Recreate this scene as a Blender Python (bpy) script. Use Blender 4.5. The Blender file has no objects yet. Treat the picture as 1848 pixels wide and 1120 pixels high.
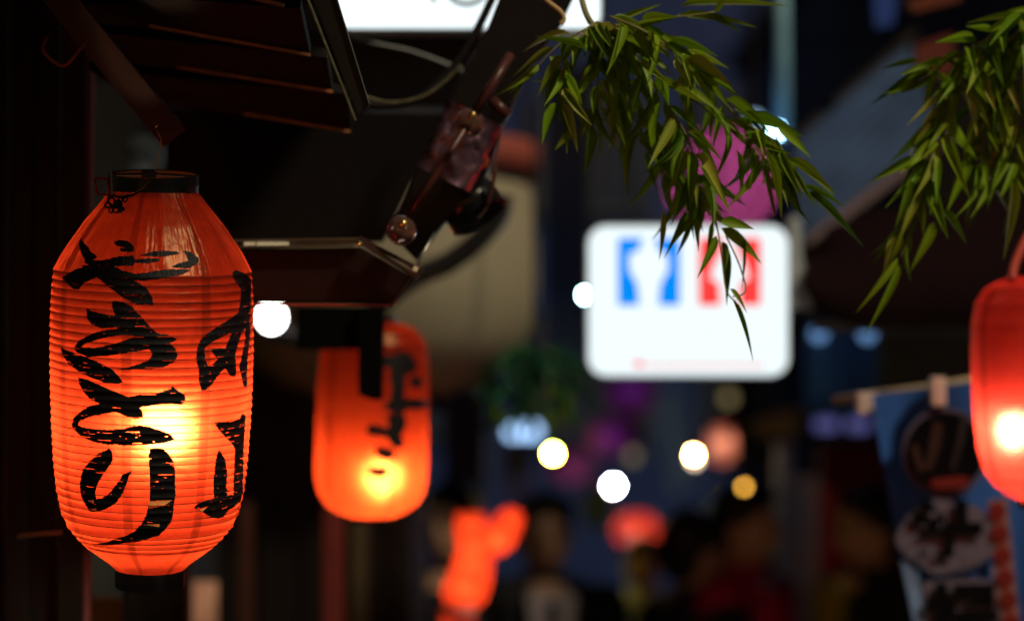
import bpy, bmesh, math, random
import numpy as np
from mathutils import Vector, Matrix

random.seed(7)
rng = np.random.default_rng(11)
R = math.radians
PI = math.pi
scene = bpy.context.scene
col = scene.collection

# ------------------------------------------------------------------ camera
CAM = Vector((0.0, 0.0, 1.9))
PITCH = R(2.34)
FX = 85.0 / 36.0 * 1848.0
FWD = Vector((0, math.cos(PITCH), math.sin(PITCH)))
UP = Vector((0, -math.sin(PITCH), math.cos(PITCH)))
RT = Vector((1, 0, 0))


def P(x, y, d):
    """point of the alley seen at photo pixel (x, y), d metres away"""
    x, y, d = float(x), float(y), float(d)
    return CAM + d * (FWD + (x - 924.0) / FX * RT + (560.0 - y) / FX * UP)


def S(px, d):
    return float(px * d / FX)


cam_d = bpy.data.cameras.new('camera')
cam = bpy.data.objects.new('camera', cam_d)
col.objects.link(cam)
cam.location = CAM
cam.rotation_euler = (PI / 2 + PITCH, 0, 0)
cam_d.lens = 85
cam_d.sensor_width = 36
cam_d.clip_start = 0.05
cam_d.clip_end = 500
cam_d.dof.use_dof = True
cam_d.dof.focus_distance = 2.83
cam_d.dof.aperture_fstop = 1.82
cam_d.dof.aperture_blades = 0
scene.camera = cam

# ------------------------------------------------------------------ world, dim street light, exposure
world = bpy.data.worlds.new('World')
scene.world = world
world.use_nodes = True
wn = world.node_tree
bg = wn.nodes['Background']
sky = wn.nodes.new('ShaderNodeTexSky')
sky.sky_type = 'NISHITA'
sky.sun_disc = False
sky.sun_elevation = R(1.0)
sky.sun_rotation = R(200)
wn.links.new(sky.outputs[0], bg.inputs[0])
bg.inputs[1].default_value = 0.08

sun_d = bpy.data.lights.new('sun', 'SUN')
sun_d.energy = 2.5
sun_d.angle = R(6)
sun_d.color = (1.0, 0.86, 0.58)
sun = bpy.data.objects.new('sun', sun_d)
col.objects.link(sun)
sun.rotation_euler = Vector((0.62, -0.60, 0.95)).to_track_quat('Z', 'Y').to_euler()

scene.view_settings.view_transform = 'Standard'
scene.view_settings.look = 'None'
scene.view_settings.exposure = 0
scene.view_settings.gamma = 1
cy = scene.cycles
cy.use_denoising = True
cy.use_adaptive_sampling = False
cy.sample_clamp_indirect = 6
cy.max_bounces = 8
cy.caustics_reflective = False
cy.caustics_refractive = False
try:
    cy.use_light_tree = True
except Exception:
    pass

# ------------------------------------------------------------------ materials
MATS = {}


def new_mat(name):
    m = bpy.data.materials.new(name)
    m.use_nodes = True
    return m, m.node_tree.nodes, m.node_tree.links


def surf(name, c, rough=0.6, metal=0.0, bump=0.0, scale=20.0, var=0.3, stretch=(1, 1, 1), spec=0.25, trans=0.0, coat=0.0):
    if name in MATS:
        return MATS[name]
    m, n, l = new_mat(name)
    b = n['Principled BSDF']
    b.inputs['Roughness'].default_value = rough
    b.inputs['Metallic'].default_value = metal
    b.inputs['Specular IOR Level'].default_value = spec
    b.inputs['Coat Weight'].default_value = coat
    tc = n.new('ShaderNodeTexCoord')
    mp = n.new('ShaderNodeMapping')
    mp.inputs['Scale'].default_value = stretch
    nz = n.new('ShaderNodeTexNoise')
    nz.inputs['Scale'].default_value = scale
    nz.inputs['Detail'].default_value = 6
    l.new(tc.outputs['Object'], mp.inputs[0])
    l.new(mp.outputs[0], nz.inputs['Vector'])
    rp = n.new('ShaderNodeMix')
    rp.data_type = 'RGBA'
    rp.inputs[6].default_value = (c[0] * (1 - var), c[1] * (1 - var), c[2] * (1 - var), 1)
    rp.inputs[7].default_value = (min(1, c[0] * (1 + var)), min(1, c[1] * (1 + var)), min(1, c[2] * (1 + var)), 1)
    l.new(nz.outputs['Fac'], rp.inputs[0])
    l.new(rp.outputs[2], b.inputs['Base Color'])
    if bump:
        bp = n.new('ShaderNodeBump')
        bp.inputs['Strength'].default_value = bump
        bp.inputs['Distance'].default_value = 0.004
        l.new(nz.outputs['Fac'], bp.inputs['Height'])
        l.new(bp.outputs[0], b.inputs['Normal'])
    if trans:
        tr = n.new('ShaderNodeBsdfTranslucent')
        l.new(rp.outputs[2], tr.inputs[0])
        mx = n.new('ShaderNodeMixShader')
        mx.inputs[0].default_value = trans
        l.new(b.outputs[0], mx.inputs[1])
        l.new(tr.outputs[0], mx.inputs[2])
        l.new(mx.outputs[0], n['Material Output'].inputs[0])
    MATS[name] = m
    return m


def emit(name, c, s):
    if name in MATS:
        return MATS[name]
    m, n, l = new_mat(name)
    e = n.new('ShaderNodeEmission')
    e.inputs[0].default_value = (*c, 1)
    e.inputs[1].default_value = s
    n.remove(n['Principled BSDF'])
    l.new(e.outputs[0], n['Material Output'].inputs[0])
    MATS[name] = m
    return m


def paper(name, ct, cd, lobe=0.25, rough=0.5, gloss=0.05, seams=8, noise=0.25, gr=0.22):
    """lit lantern paper: thin, passes the bulb's light, forward lobe round the bulb"""
    m, n, l = new_mat(name)
    n.remove(n['Principled BSDF'])
    tc = n.new('ShaderNodeTexCoord')
    nz = n.new('ShaderNodeTexNoise')
    nz.inputs['Scale'].default_value = 55
    nz.inputs['Detail'].default_value = 8
    nz.inputs['Roughness'].default_value = 0.7
    l.new(tc.outputs['Object'], nz.inputs['Vector'])
    nz2 = n.new('ShaderNodeTexNoise')
    nz2.inputs['Scale'].default_value = 9
    nz2.inputs['Detail'].default_value = 3
    l.new(tc.outputs['Object'], nz2.inputs['Vector'])
    # overlap seams of the paper strips, by angle round the axis
    sx = n.new('ShaderNodeSeparateXYZ')
    l.new(tc.outputs['Object'], sx.inputs[0])
    at = n.new('ShaderNodeMath'); at.operation = 'ARCTAN2'
    l.new(sx.outputs[0], at.inputs[0]); l.new(sx.outputs[1], at.inputs[1])
    m1 = n.new('ShaderNodeMath'); m1.operation = 'MULTIPLY_ADD'
    m1.inputs[1].default_value = seams / (2 * PI)
    m1.inputs[2].default_value = 10.0 + 17.0 / 45.0
    l.new(at.outputs[0], m1.inputs[0])
    m2 = n.new('ShaderNodeMath'); m2.operation = 'FRACT'
    l.new(m1.outputs[0], m2.inputs[0])
    m3 = n.new('ShaderNodeMath'); m3.operation = 'SUBTRACT'; m3.inputs[1].default_value = 0.5
    l.new(m2.outputs[0], m3.inputs[0])
    m4 = n.new('ShaderNodeMath'); m4.operation = 'ABSOLUTE'
    l.new(m3.outputs[0], m4.inputs[0])
    m5 = n.new('ShaderNodeMapRange')
    m5.inputs[1].default_value = 0.055
    m5.inputs[2].default_value = 0.075
    m5.inputs[3].default_value = 0.62
    m5.inputs[4].default_value = 1.0
    l.new(m4.outputs[0], m5.inputs[0])
    mr = n.new('ShaderNodeMapRange')
    mr.inputs[1].default_value = 0.3; mr.inputs[2].default_value = 0.7
    mr.inputs[3].default_value = 1 - noise; mr.inputs[4].default_value = 1.0
    l.new(nz.outputs['Fac'], mr.inputs[0])
    mr2 = n.new('ShaderNodeMapRange')
    mr2.inputs[1].default_value = 0.3; mr2.inputs[2].default_value = 0.7
    mr2.inputs[3].default_value = 0.82; mr2.inputs[4].default_value = 1.0
    l.new(nz2.outputs['Fac'], mr2.inputs[0])
    k = n.new('ShaderNodeMath'); k.operation = 'MULTIPLY'
    l.new(m5.outputs[0], k.inputs[0]); l.new(mr.outputs[0], k.inputs[1])
    k2 = n.new('ShaderNodeMath'); k2.operation = 'MULTIPLY'
    l.new(k.outputs[0], k2.inputs[0]); l.new(mr2.outputs[0], k2.inputs[1])
    cm = n.new('ShaderNodeVectorMath'); cm.operation = 'SCALE'
    cm.inputs[0].default_value = ct
    l.new(k2.outputs[0], cm.inputs['Scale'])
    tr = n.new('ShaderNodeBsdfTranslucent'); l.new(cm.outputs[0], tr.inputs[0])
    rf = n.new('ShaderNodeBsdfRefraction'); rf.inputs['IOR'].default_value = 1.5
    rf.inputs['Roughness'].default_value = rough
    cr_ = n.new('ShaderNodeVectorMath'); cr_.operation = 'MULTIPLY'
    cr_.inputs[1].default_value = (1.0, 2.3, 2.6)
    l.new(cm.outputs[0], cr_.inputs[0])
    l.new(cr_.outputs[0], rf.inputs[0])
    rf2 = n.new('ShaderNodeBsdfRefraction'); rf2.inputs['IOR'].default_value = 1.6
    rf2.inputs['Roughness'].default_value = 0.95
    cr2 = n.new('ShaderNodeVectorMath'); cr2.operation = 'MULTIPLY'
    cr2.inputs[1].default_value = (1.0, 1.25, 1.2)
    l.new(cm.outputs[0], cr2.inputs[0])
    l.new(cr2.outputs[0], rf2.inputs[0])
    mr_ = n.new('ShaderNodeMixShader'); mr_.inputs[0].default_value = 0.68
    l.new(rf.outputs[0], mr_.inputs[1]); l.new(rf2.outputs[0], mr_.inputs[2])
    mx = n.new('ShaderNodeMixShader'); mx.inputs[0].default_value = lobe
    l.new(tr.outputs[0], mx.inputs[1]); l.new(mr_.outputs[0], mx.inputs[2])
    df = n.new('ShaderNodeBsdfDiffuse'); df.inputs[0].default_value = (*cd, 1)
    mx2 = n.new('ShaderNodeMixShader'); mx2.inputs[0].default_value = 0.4
    l.new(mx.outputs[0], mx2.inputs[1]); l.new(df.outputs[0], mx2.inputs[2])
    gl = n.new('ShaderNodeBsdfGlossy'); gl.inputs['Roughness'].default_value = gr
    gl.inputs[0].default_value = (1, 0.74, 0.42, 1)
    bp = n.new('ShaderNodeBump'); bp.inputs['Strength'].default_value = 0.5
    bp.inputs['Distance'].default_value = 0.002
    l.new(nz.outputs['Fac'], bp.inputs['Height'])
    l.new(bp.outputs[0], gl.inputs['Normal'])
    mx3 = n.new('ShaderNodeMixShader'); mx3.inputs[0].default_value = gloss
    l.new(mx2.outputs[0], mx3.inputs[1]); l.new(gl.outputs[0], mx3.inputs[2])
    l.new(mx3.outputs[0], n['Material Output'].inputs[0])
    return m


M_INK = surf('ink', (0.006, 0.006, 0.008), 0.55, bump=0.4, scale=90, var=0.5, spec=0.12)
M_BLACK = surf('black_plastic', (0.006, 0.006, 0.007), 0.28, bump=0.1, scale=40)
M_WIRE = surf('wire', (0.05, 0.008, 0.005), 0.6)
M_STEEL = surf('steel_wire', (0.25, 0.24, 0.22), 0.35, metal=0.9)
M_DWOOD = surf('dark_wood', (0.006, 0.004, 0.0035), 0.7, spec=0.12, bump=0.6, scale=30, var=0.6, stretch=(1, 1, 0.15))
M_RWOOD = surf('red_brown_wood', (0.10, 0.028, 0.02), 0.5, bump=0.5, scale=26, var=0.5, stretch=(1, 1, 0.2))
M_PAINTB = surf('black_paint', (0.006, 0.005, 0.006), 0.42, spec=0.2, bump=0.5, scale=18, var=0.7)
M_BROWN = surf('brown_paint', (0.06, 0.018, 0.015), 0.35, bump=0.3, scale=30, var=0.5)
M_BRASS = surf('brass', (0.55, 0.36, 0.12), 0.25, metal=0.9)
M_TAN = surf('tan_metal', (0.10, 0.075, 0.05), 0.4, metal=0.3, var=0.5)
M_FOIL = surf('crumpled_foil', (0.16, 0.09, 0.13), 0.36, metal=0.8, bump=.35, scale=26, var=0.6)
M_CABLE = surf('black_cable', (0.012, 0.012, 0.013), 0.4)
M_GCABLE = surf('grey_cable', (0.25, 0.27, 0.28), 0.45)

# ------------------------------------------------------------------ object helpers


def offset_of(o):
    v = Vector((0, 0, 0))
    while o is not None:
        v += o.location
        o = o.parent
    return v


def thing(name, label, cat, loc, group=None, rot=None):
    o = bpy.data.objects.new(name, None)
    o.empty_display_size = 0.05
    col.objects.link(o)
    o.location = loc
    if rot is not None:
        o.rotation_euler = rot
    o['label'] = label
    o['category'] = cat
    if group:
        o['group'] = group
    return o


def tag(o, label, cat, group=None):
    o['label'] = label
    o['category'] = cat
    if group:
        o['group'] = group
    return o


def link_mesh(name, me, m, parent=None):
    o = bpy.data.objects.new(name, me)
    if m is not None and not me.materials:
        me.materials.append(m)
    col.objects.link(o)
    if parent is not None:
        o.parent = parent
    return o


def mesh_of(name, V, F, m, smooth=False):
    me = bpy.data.meshes.new(name)
    me.from_pydata([tuple(v) for v in V], [], F)
    if m is not None:
        me.materials.append(m)
    if smooth:
        me.polygons.foreach_set('use_smooth', [True] * len(me.polygons))
    me.update()
    return me


class MB:
    def __init__(s):
        s.V = []
        s.F = []

    def add(s, V, F):
        b = len(s.V)
        s.V += [Vector(v) for v in V]
        s.F += [tuple(i + b for i in f) for f in F]
        return s

    def box(s, c, sz, rot=None):
        c = Vector(c)
        M = rot or Matrix.Identity(3)
        V = [c + M @ Vector((x * sz[0] / 2, y * sz[1] / 2, z * sz[2] / 2)) for x in (-1, 1) for y in (-1, 1) for z in (-1, 1)]
        return s.add(V, [(0, 1, 3, 2), (4, 6, 7, 5), (0, 4, 5, 1), (2, 3, 7, 6), (0, 2, 6, 4), (1, 5, 7, 3)])

    def bar(s, a, b, w, h, side=None):
        """box from a to b, w across `side`, h across the third axis"""
        a, b = Vector(a), Vector(b)
        d = (b - a)
        L = d.length
        d.normalize()
        sd = Vector(side) if side is not None else (Vector((0, 1, 0)) if abs(d.y) < .9 else Vector((1, 0, 0)))
        u = (sd - d * sd.dot(d)).normalized()
        v = d.cross(u)
        M = Matrix((d, u, v)).transposed()
        return s.box((a + b) / 2, (L, w, h), M)

    def tube(s, pts, r, seg=8, cap=True):
        pts = [Vector(p) for p in pts]
        n = len(pts)
        rr = [float(q) for q in r] if isinstance(r, (list, tuple)) else [float(r)] * n
        up = Vector((0.13, 0.2, 0.97)).normalized()
        V = []
        prev = None
        for i, p in enumerate(pts):
            t = (pts[min(i + 1, n - 1)] - pts[max(i - 1, 0)]).normalized()
            a = (prev - t * prev.dot(t)) if prev is not None else t.cross(up)
            if a.length < 1e-6:
                a = t.cross(Vector((1, 0, 0)))
            a.normalize()
            prev = a
            b = t.cross(a)
            for k in range(seg):
                an = 2 * PI * k / seg
                V.append(p + rr[i] * (math.cos(an) * a + math.sin(an) * b))
        F = []
        for i in range(n - 1):
            for k in range(seg):
                k2 = (k + 1) % seg
                F.append((i * seg + k, i * seg + k2, (i + 1) * seg + k2, (i + 1) * seg + k))
        if cap:
            F.append(tuple(range(seg - 1, -1, -1)))
            F.append(tuple((n - 1) * seg + k for k in range(seg)))
        return s.add(V, F)

    def lathe(s, prof, seg=24, M=None, o=(0, 0, 0), cap=False):
        o = Vector(o)
        M = M or Matrix.Identity(3)
        V = [o + M @ Vector((r * math.cos(2 * PI * k / seg), r * math.sin(2 * PI * k / seg), z)) for r, z in prof for k in range(seg)]
        F = []
        n = len(prof)
        for i in range(n - 1):
            for k in range(seg):
                k2 = (k + 1) % seg
                F.append((i * seg + k, i * seg + k2, (i + 1) * seg + k2, (i + 1) * seg + k))
        if cap:
            F.append(tuple(range(seg - 1, -1, -1)))
            F.append(tuple((n - 1) * seg + k for k in range(seg)))
        return s.add(V, F)

    def sphere(s, c, r, seg=16, rings=10, sc=(1, 1, 1)):
        prof = [(max(1e-5, math.sin(PI * i / rings)), -math.cos(PI * i / rings)) for i in range(rings + 1)]
        return s.lathe([(p[0] * r, p[1] * r) for p in prof], seg, Matrix.Diagonal(sc), c)

    def prism(s, pts, dv):
        """polygon of points extruded by vector dv"""
        n = len(pts)
        pts = [Vector(p) for p in pts]
        dv = Vector(dv)
        V = pts + [p + dv for p in pts]
        F = [tuple(range(n)), tuple(range(2 * n - 1, n - 1, -1))]
        for i in range(n):
            j = (i + 1) % n
            F.append((i, i + n, j + n, j))
        return s.add(V, F)

    def build(s, name, m, parent=None, smooth=False, bevel=0.0):
        off = offset_of(parent) if parent is not None else (s.V[0].copy() if False else Vector((0, 0, 0)))
        me = mesh_of(name, [v - off for v in s.V], s.F, m, smooth)
        bm = bmesh.new()
        bm.from_mesh(me)
        bmesh.ops.recalc_face_normals(bm, faces=bm.faces)
        if bevel:
            bmesh.ops.bevel(bm, geom=list(bm.edges), offset=bevel, segments=2, profile=0.6, affect='EDGES')
        bm.to_mesh(me)
        bm.free()
        return link_mesh(name, me, m, parent)


def solo(mb, name, m, label, cat, group=None, smooth=False, bevel=0.0):
    """a thing that is one mesh, its origin moved to its centre"""
    c = sum(mb.V, Vector()) / len(mb.V)
    mb.V = [v - c for v in mb.V]
    o = mb.build(name, m, None, smooth, bevel)
    o.location = c
    return tag(o, label, cat, group)


def px_prism(pts, d, thick):
    return MB().prism([P(x, y, d) for x, y in pts], FWD * thick)


def spline(pts, n=6):
    """Catmull-Rom through points"""
    pts = [Vector(p) for p in pts]
    out = []
    for i in range(len(pts) - 1):
        p0, p1, p2, p3 = pts[max(i - 1, 0)], pts[i], pts[i + 1], pts[min(i + 2, len(pts) - 1)]
        for k in range(n):
            t = k / n
            out.append(0.5 * ((2 * p1) + (p2 - p0) * t + (2 * p0 - 5 * p1 + 4 * p2 - p3) * t * t + (3 * p1 - p0 - 3 * p2 + p3) * t ** 3))
    out.append(pts[-1])
    return out


# ------------------------------------------------------------------ SETTING: ground, alley walls, far houses
M_GROUND = surf('asphalt', (0.045, 0.045, 0.05), 0.45, bump=0.6, scale=60, var=0.4)
g = MB().box((0, 40, -0.02), (160, 160, 0.04)).build('ground', M_GROUND)
g['kind'] = 'structure'
M_PAVE = surf('paving', (0.09, 0.085, 0.08), 0.5, bump=0.4, scale=40, var=0.4)
pv = bpy.data.objects.new('pavement', None)
col.objects.link(pv)
pv['kind'] = 'structure'
slab = None
pe = MB().box((0, 0, 0), (0.395, 0.395, 0.03)).build('paving_slab', M_PAVE, pv, bevel=0.006)
k = 0
for ix in range(5):
    for iy in range(36):
        o = pe if k == 0 else pe.copy()
        if k:
            col.objects.link(o)
        o.location = (-0.55 + ix * 0.4, 4.2 + iy * 0.4, 0.016 + random.uniform(-.0015, .0015))
        k += 1

M_WALLB = surf('navy_plaster', (0.012, 0.028, 0.12), 0.7, bump=0.3, scale=5, var=0.5)
M_WALLD = surf('dark_timber_wall', (0.006, 0.004, 0.004), 0.6, bump=0.5, scale=12, var=0.6, stretch=(1, 1, .1))
M_GLASSD = surf('dark_window_glass', (0.02, 0.03, 0.06), 0.12, var=0.2)
M_FRAME = surf('window_frame', (0.06, 0.07, 0.09), 0.5)


def building(label, x0, x1, y0, y1, z1, m, wins=(), name='building', cat='building'):
    r = thing(name, label, cat, ((x0 + x1) / 2, (y0 + y1) / 2, 0))
    MB().box(((x0 + x1) / 2, (y0 + y1) / 2, z1 / 2), (x1 - x0, y1 - y0, z1)).build('wall', m, r)
    MB().box(((x0 + x1) / 2, (y0 + y1) / 2, z1 + 0.06), (x1 - x0 + 0.3, y1 - y0 + 0.3, 0.12)).build('roof', M_FRAME, r)
    for (cx, cz, w, h, side) in wins:
        if side == 'front':
            c = Vector((cx, y0 - 0.012, cz)); ax = (w, 0.02); sz = (w, 0.02, h)
            f = MB()
            for dx, dz, a, b in ((-w / 2, 0, .05, h), (w / 2, 0, .05, h), (0, h / 2, w + .05, .05), (0, -h / 2, w + .05, .05), (0, 0, .04, h)):
                f.box((cx + dx, y0 - 0.03, cz + dz), (a, 0.05 if a != .04 else .045, b))
            w_ = f.build('window', M_FRAME, r)
            MB().box((cx, y0 - 0.012, cz), (w - .05, 0.02, h - .05)).build('pane', M_GLASSD, w_)
        else:
            s = 1 if side == 'right' else -1
            X = x1 if side == 'right' else x0
            f = MB()
            for dy, dz, a, b in ((-w / 2, 0, .05, h), (w / 2, 0, .05, h), (0, h / 2, w + .05, .05), (0, -h / 2, w + .05, .05), (0, 0, .04, h)):
                f.box((X + s * 0.03, cx + dy, cz + dz), (0.05 if a != .04 else .045, a, b))
            w_ = f.build('window', M_FRAME, r)
            MB().box((X + s * 0.012, cx, cz), (0.02, w - .05, h - .05)).build('pane', M_GLASSD, w_)
    return r


building('dark timber drinking stalls lining the left side of the alley', -3.2, -0.95, 4.9, 19.5, 3.6, M_WALLD,
         [(y, 2.1, 1.1, 0.9, 'right') for y in (6.6, 8.6, 11.0, 13.4)])
building('dark navy building on the right behind the awning', 1.75, 4.2, 5.2, 18.0, 4.4, M_WALLB,
         [(y, 2.6, 1.0, 0.9, 'left') for y in (6.8, 9.2, 12.0, 15.0)])
building('navy plaster building closing the far end of the alley', -3.6, 4.6, 21.0, 26.0, 7.0, M_WALLB,
         [(x, z, 1.0, 1.0, 'front') for x in (-0.8, 0.7, 2.2) for z in (2.2, 4.1)])

shade_sheet = thing('sun_blocker', 'grey tarpaulin added high out of view to keep the sun off the crowd', 'sun_blocker', (0.3, 10, 3.9))  # unseen sheet added to keep the sun off the crowd
MB().prism([(-1.2, 5.4, 3.95), (2.0, 5.4, 3.95), (2.0, 13.0, 4.3), (-1.2, 13.0, 4.3)], (0, 0, .02)).build('sheet', surf('shade_sheet_grey', (.05, .05, .06), .7), shade_sheet)
for yy in (5.45, 7.2, 10.1, 12.95):
    MB().bar((-1.25, yy, 3.92 + (yy - 4.7) * .041), (2.05, yy, 3.92 + (yy - 4.7) * .041), .04, .05).build('cross_pole', M_FRAME, shade_sheet)

# ------------------------------------------------------------------ LANTERNS
def inpoly(x, y, poly):
    px = np.array([p[0] for p in poly], float)
    py = np.array([p[1] for p in poly], float)
    res = np.zeros(x.shape, bool)
    sel = (x > px.min()) & (x < px.max()) & (y > py.min()) & (y < py.max())
    xs, ys = x[sel], y[sel]
    r = np.zeros(xs.shape, bool)
    j = len(px) - 1
    for i in range(len(px)):
        c = ((py[i] > ys) != (py[j] > ys)) & (xs < (px[j] - px[i]) * (ys - py[i]) / (py[j] - py[i] + 1e-12) + px[i])
        r ^= c
        j = i
    res[sel] = r
    return res


def vnoise(x, y, seed=0):
    """value noise in numpy"""
    xi, yi = np.floor(x).astype(int), np.floor(y).astype(int)
    fx, fy = x - xi, y - yi
    fx, fy = fx * fx * (3 - 2 * fx), fy * fy * (3 - 2 * fy)

    def h(a, b):
        n = (a * 374761393 + b * 668265263 + seed * 1442695041) & 0x7fffffff
        n = ((n ^ (n >> 13)) * 1274126177) & 0x7fffffff
        return ((n ^ (n >> 16)) & 0xffff) / 65535.0
    return (h(xi, yi) * (1 - fx) + h(xi + 1, yi) * fx) * (1 - fy) + (h(xi, yi + 1) * (1 - fx) + h(xi + 1, yi + 1) * fx) * fy


class Shell:
    """surface of a lantern: radius along z with ribs and wrinkles (local, axis up)"""

    def __init__(s, prof, ribs, scallop, z_smooth_top=None, pleat=0.0, pleat_bot=None, seed=0):
        s.z = np.array([p[1] for p in prof]); s.r = np.array([p[0] for p in prof])
        o = np.argsort(s.z); s.z, s.r = s.z[o], s.r[o]
        s.ribs = np.array(sorted(ribs)); s.sc = scallop; s.zt = z_smooth_top; s.pl = pleat; s.zb = pleat_bot; s.seed = seed

    def rad(s, th, z):
        r = np.interp(z, s.z, s.r)
        if len(s.ribs):
            i = np.clip(np.searchsorted(s.ribs, z), 1, len(s.ribs) - 1)
            t = (z - s.ribs[i - 1]) / (s.ribs[i] - s.ribs[i - 1] + 1e-9)
            inside = (z > s.ribs[0]) & (z < s.ribs[-1])
            r = r - np.where(inside, s.sc * np.abs(np.sin(PI * np.clip(t, 0, 1))) * (0.75 + 0.5 * vnoise(th * 5, z * 80, 3)), 0)
        if s.pl:
            w = np.clip((z - s.zt) / 0.012, 0, 1)
            n = vnoise(th * 9 + 40, z * 6, 5) - .5
            n2 = vnoise(th * 26 + 80, z * 14 + th * 3, 6) - .5
            n3 = vnoise(th * 60 + 180, z * 120, 9) - .5
            wb = np.clip((s.zb - z) / 0.01, 0, 1)
            r = r + (w + wb * .6) * s.pl * (1.6 * n + 0.8 * n2 + 0.75 * n3)
        return r


def shell_mesh(sh, zs, seg, m, name):
    th = np.linspace(0, 2 * PI, seg, endpoint=False)
    T, Z = np.meshgrid(th, zs)
    Rr = sh.rad(T, Z)
    V = np.stack([Rr * np.cos(T), Rr * np.sin(T), Z], -1).reshape(-1, 3)
    n = len(zs)
    i = np.arange(n - 1)[:, None] * seg
    k = np.arange(seg)[None, :]
    k2 = (k + 1) % seg
    F = np.stack([i + k, i + k2, i + seg + k2, i + seg + k], -1).reshape(-1, 4)
    return mesh_of(name, V.tolist(), F.tolist(), m, True)


def lantern(label, axis_c, tilt, scale_px, prof_px, cy_px, rib_px, m_paper, bulb, bulb_L, bulb_col, caps, seg=180, name='paper_lantern',
            scallop=0.0012, pleat=0.0, zt=None, zb=None, sub=6, ring=True, group=None, bulb_r=0.025, rib_r=0.00048, cat='lantern'):
    """prof_px: (radius px, photo y) rows; scale_px: metres per px"""
    root = thing(name, label, cat, axis_c, group, tilt)
    s = scale_px
    prof = [(r * s, (cy_px - y) * s) for r, y in prof_px]
    ribs = [(cy_px - y) * s for y in rib_px]
    sh = Shell(prof, ribs, scallop, (cy_px - zt) * s if zt else None, pleat, (cy_px - zb) * s if zb else -9)
    zlo, zhi = min(p[1] for p in prof), max(p[1] for p in prof)
    zs = {round(zlo, 6), round(zhi, 6)}
    rs = sorted(ribs)
    for a, b in zip(rs[:-1], rs[1:]):
        for k in range(sub):
            zs.add(round(a + (b - a) * k / sub, 6))
    for a, b in ((zlo, rs[0] if rs else zhi), (rs[-1] if rs else zlo, zhi)):
        if b > a:
            for k in range(int((b - a) / (0.0025 if seg > 150 else .01)) + 2):
                zs.add(round(a + (b - a) * k / (int((b - a) / (0.0025 if seg > 150 else .01)) + 2), 6))
            zs.add(round(b, 6))
    zs = np.array(sorted(zs))
    link_mesh('paper_shell', shell_mesh(sh, zs, seg, m_paper, 'paper_shell'), m_paper, root)
    # ribs: hoops
    hoop = MB().lathe([(1 + .5 * 0, 0)] * 0 or [], 4) if False else None
    sg = 72 if seg > 150 else 32
    V = []; F = []
    for k in range(sg):
        a = 2 * PI * k / sg
        for q in range(5):
            b = 2 * PI * q / 5
            V.append(((1 + math.cos(b) * .0035) * math.cos(a), (1 + math.cos(b) * .0035) * math.sin(a), math.sin(b)))
    for k in range(sg):
        for q in range(5):
            F.append((k * 5 + q, ((k + 1) % sg) * 5 + q, ((k + 1) % sg) * 5 + (q + 1) % 5, k * 5 + (q + 1) % 5))
    hm = mesh_of('rib', V, F, M_WIRE, True)
    for z in ribs:
        o = link_mesh('rib', hm, M_WIRE, root)
        r = float(np.interp(z, sh.z, sh.r))
        o.scale = (r, r, rib_r)
        o.location = (0, 0, z)
        o.rotation_euler = (random.uniform(-.004, .004), random.uniform(-.004, .004), 0)
    for (cname, r0, ya, yb, th_) in caps:
        za, zb_ = (cy_px - ya) * s, (cy_px - yb) * s
        R0 = r0 * s
        mb = MB()
        pr = [(R0 - th_, za), (R0, za), (R0 + .0006, (za + zb_) / 2), (R0, zb_), (R0 - th_, zb_), (R0 - th_, za)]
        mb.lathe(pr, 64)
        o = link_mesh(cname, mesh_of(cname, mb.V, mb.F, M_BLACK, False), M_BLACK, root)
    bx, by_, bz = bulb
    b = MB().sphere((0, 0, 0), bulb_r, 12, 8, (1, 1, 1.2))
    me = mesh_of('bulb', b.V, b.F, emit('bulb_%d_%d' % (bulb_L, int(bulb_col[1] * 100)), bulb_col, bulb_L), True)
    bo = link_mesh('bulb', me, None, root)
    bo.location = (bx, by_, bz)
    so = MB().lathe([(0.012, 0), (0.013, 0.03), (0.006, 0.05)], 16, cap=True)
    so = link_mesh('socket', mesh_of('socket', so.V, so.F, M_BLACK, True), M_BLACK, root)
    so.location = (bx, by_, bz + bulb_r * 1.1)
    cd = MB().tube([(0, 0, bz + .07 + 0), (0.005, 0, (bz + zhi) / 2 + .03), (0, 0, zhi + .01)], 0.002, 6)
    for v in cd.V[:6]:
        v.x += bx; v.y += by_
    link_mesh('cord', mesh_of('cord', cd.V, cd.F, M_BLACK, True), M_BLACK, root)
    return root, sh


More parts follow.
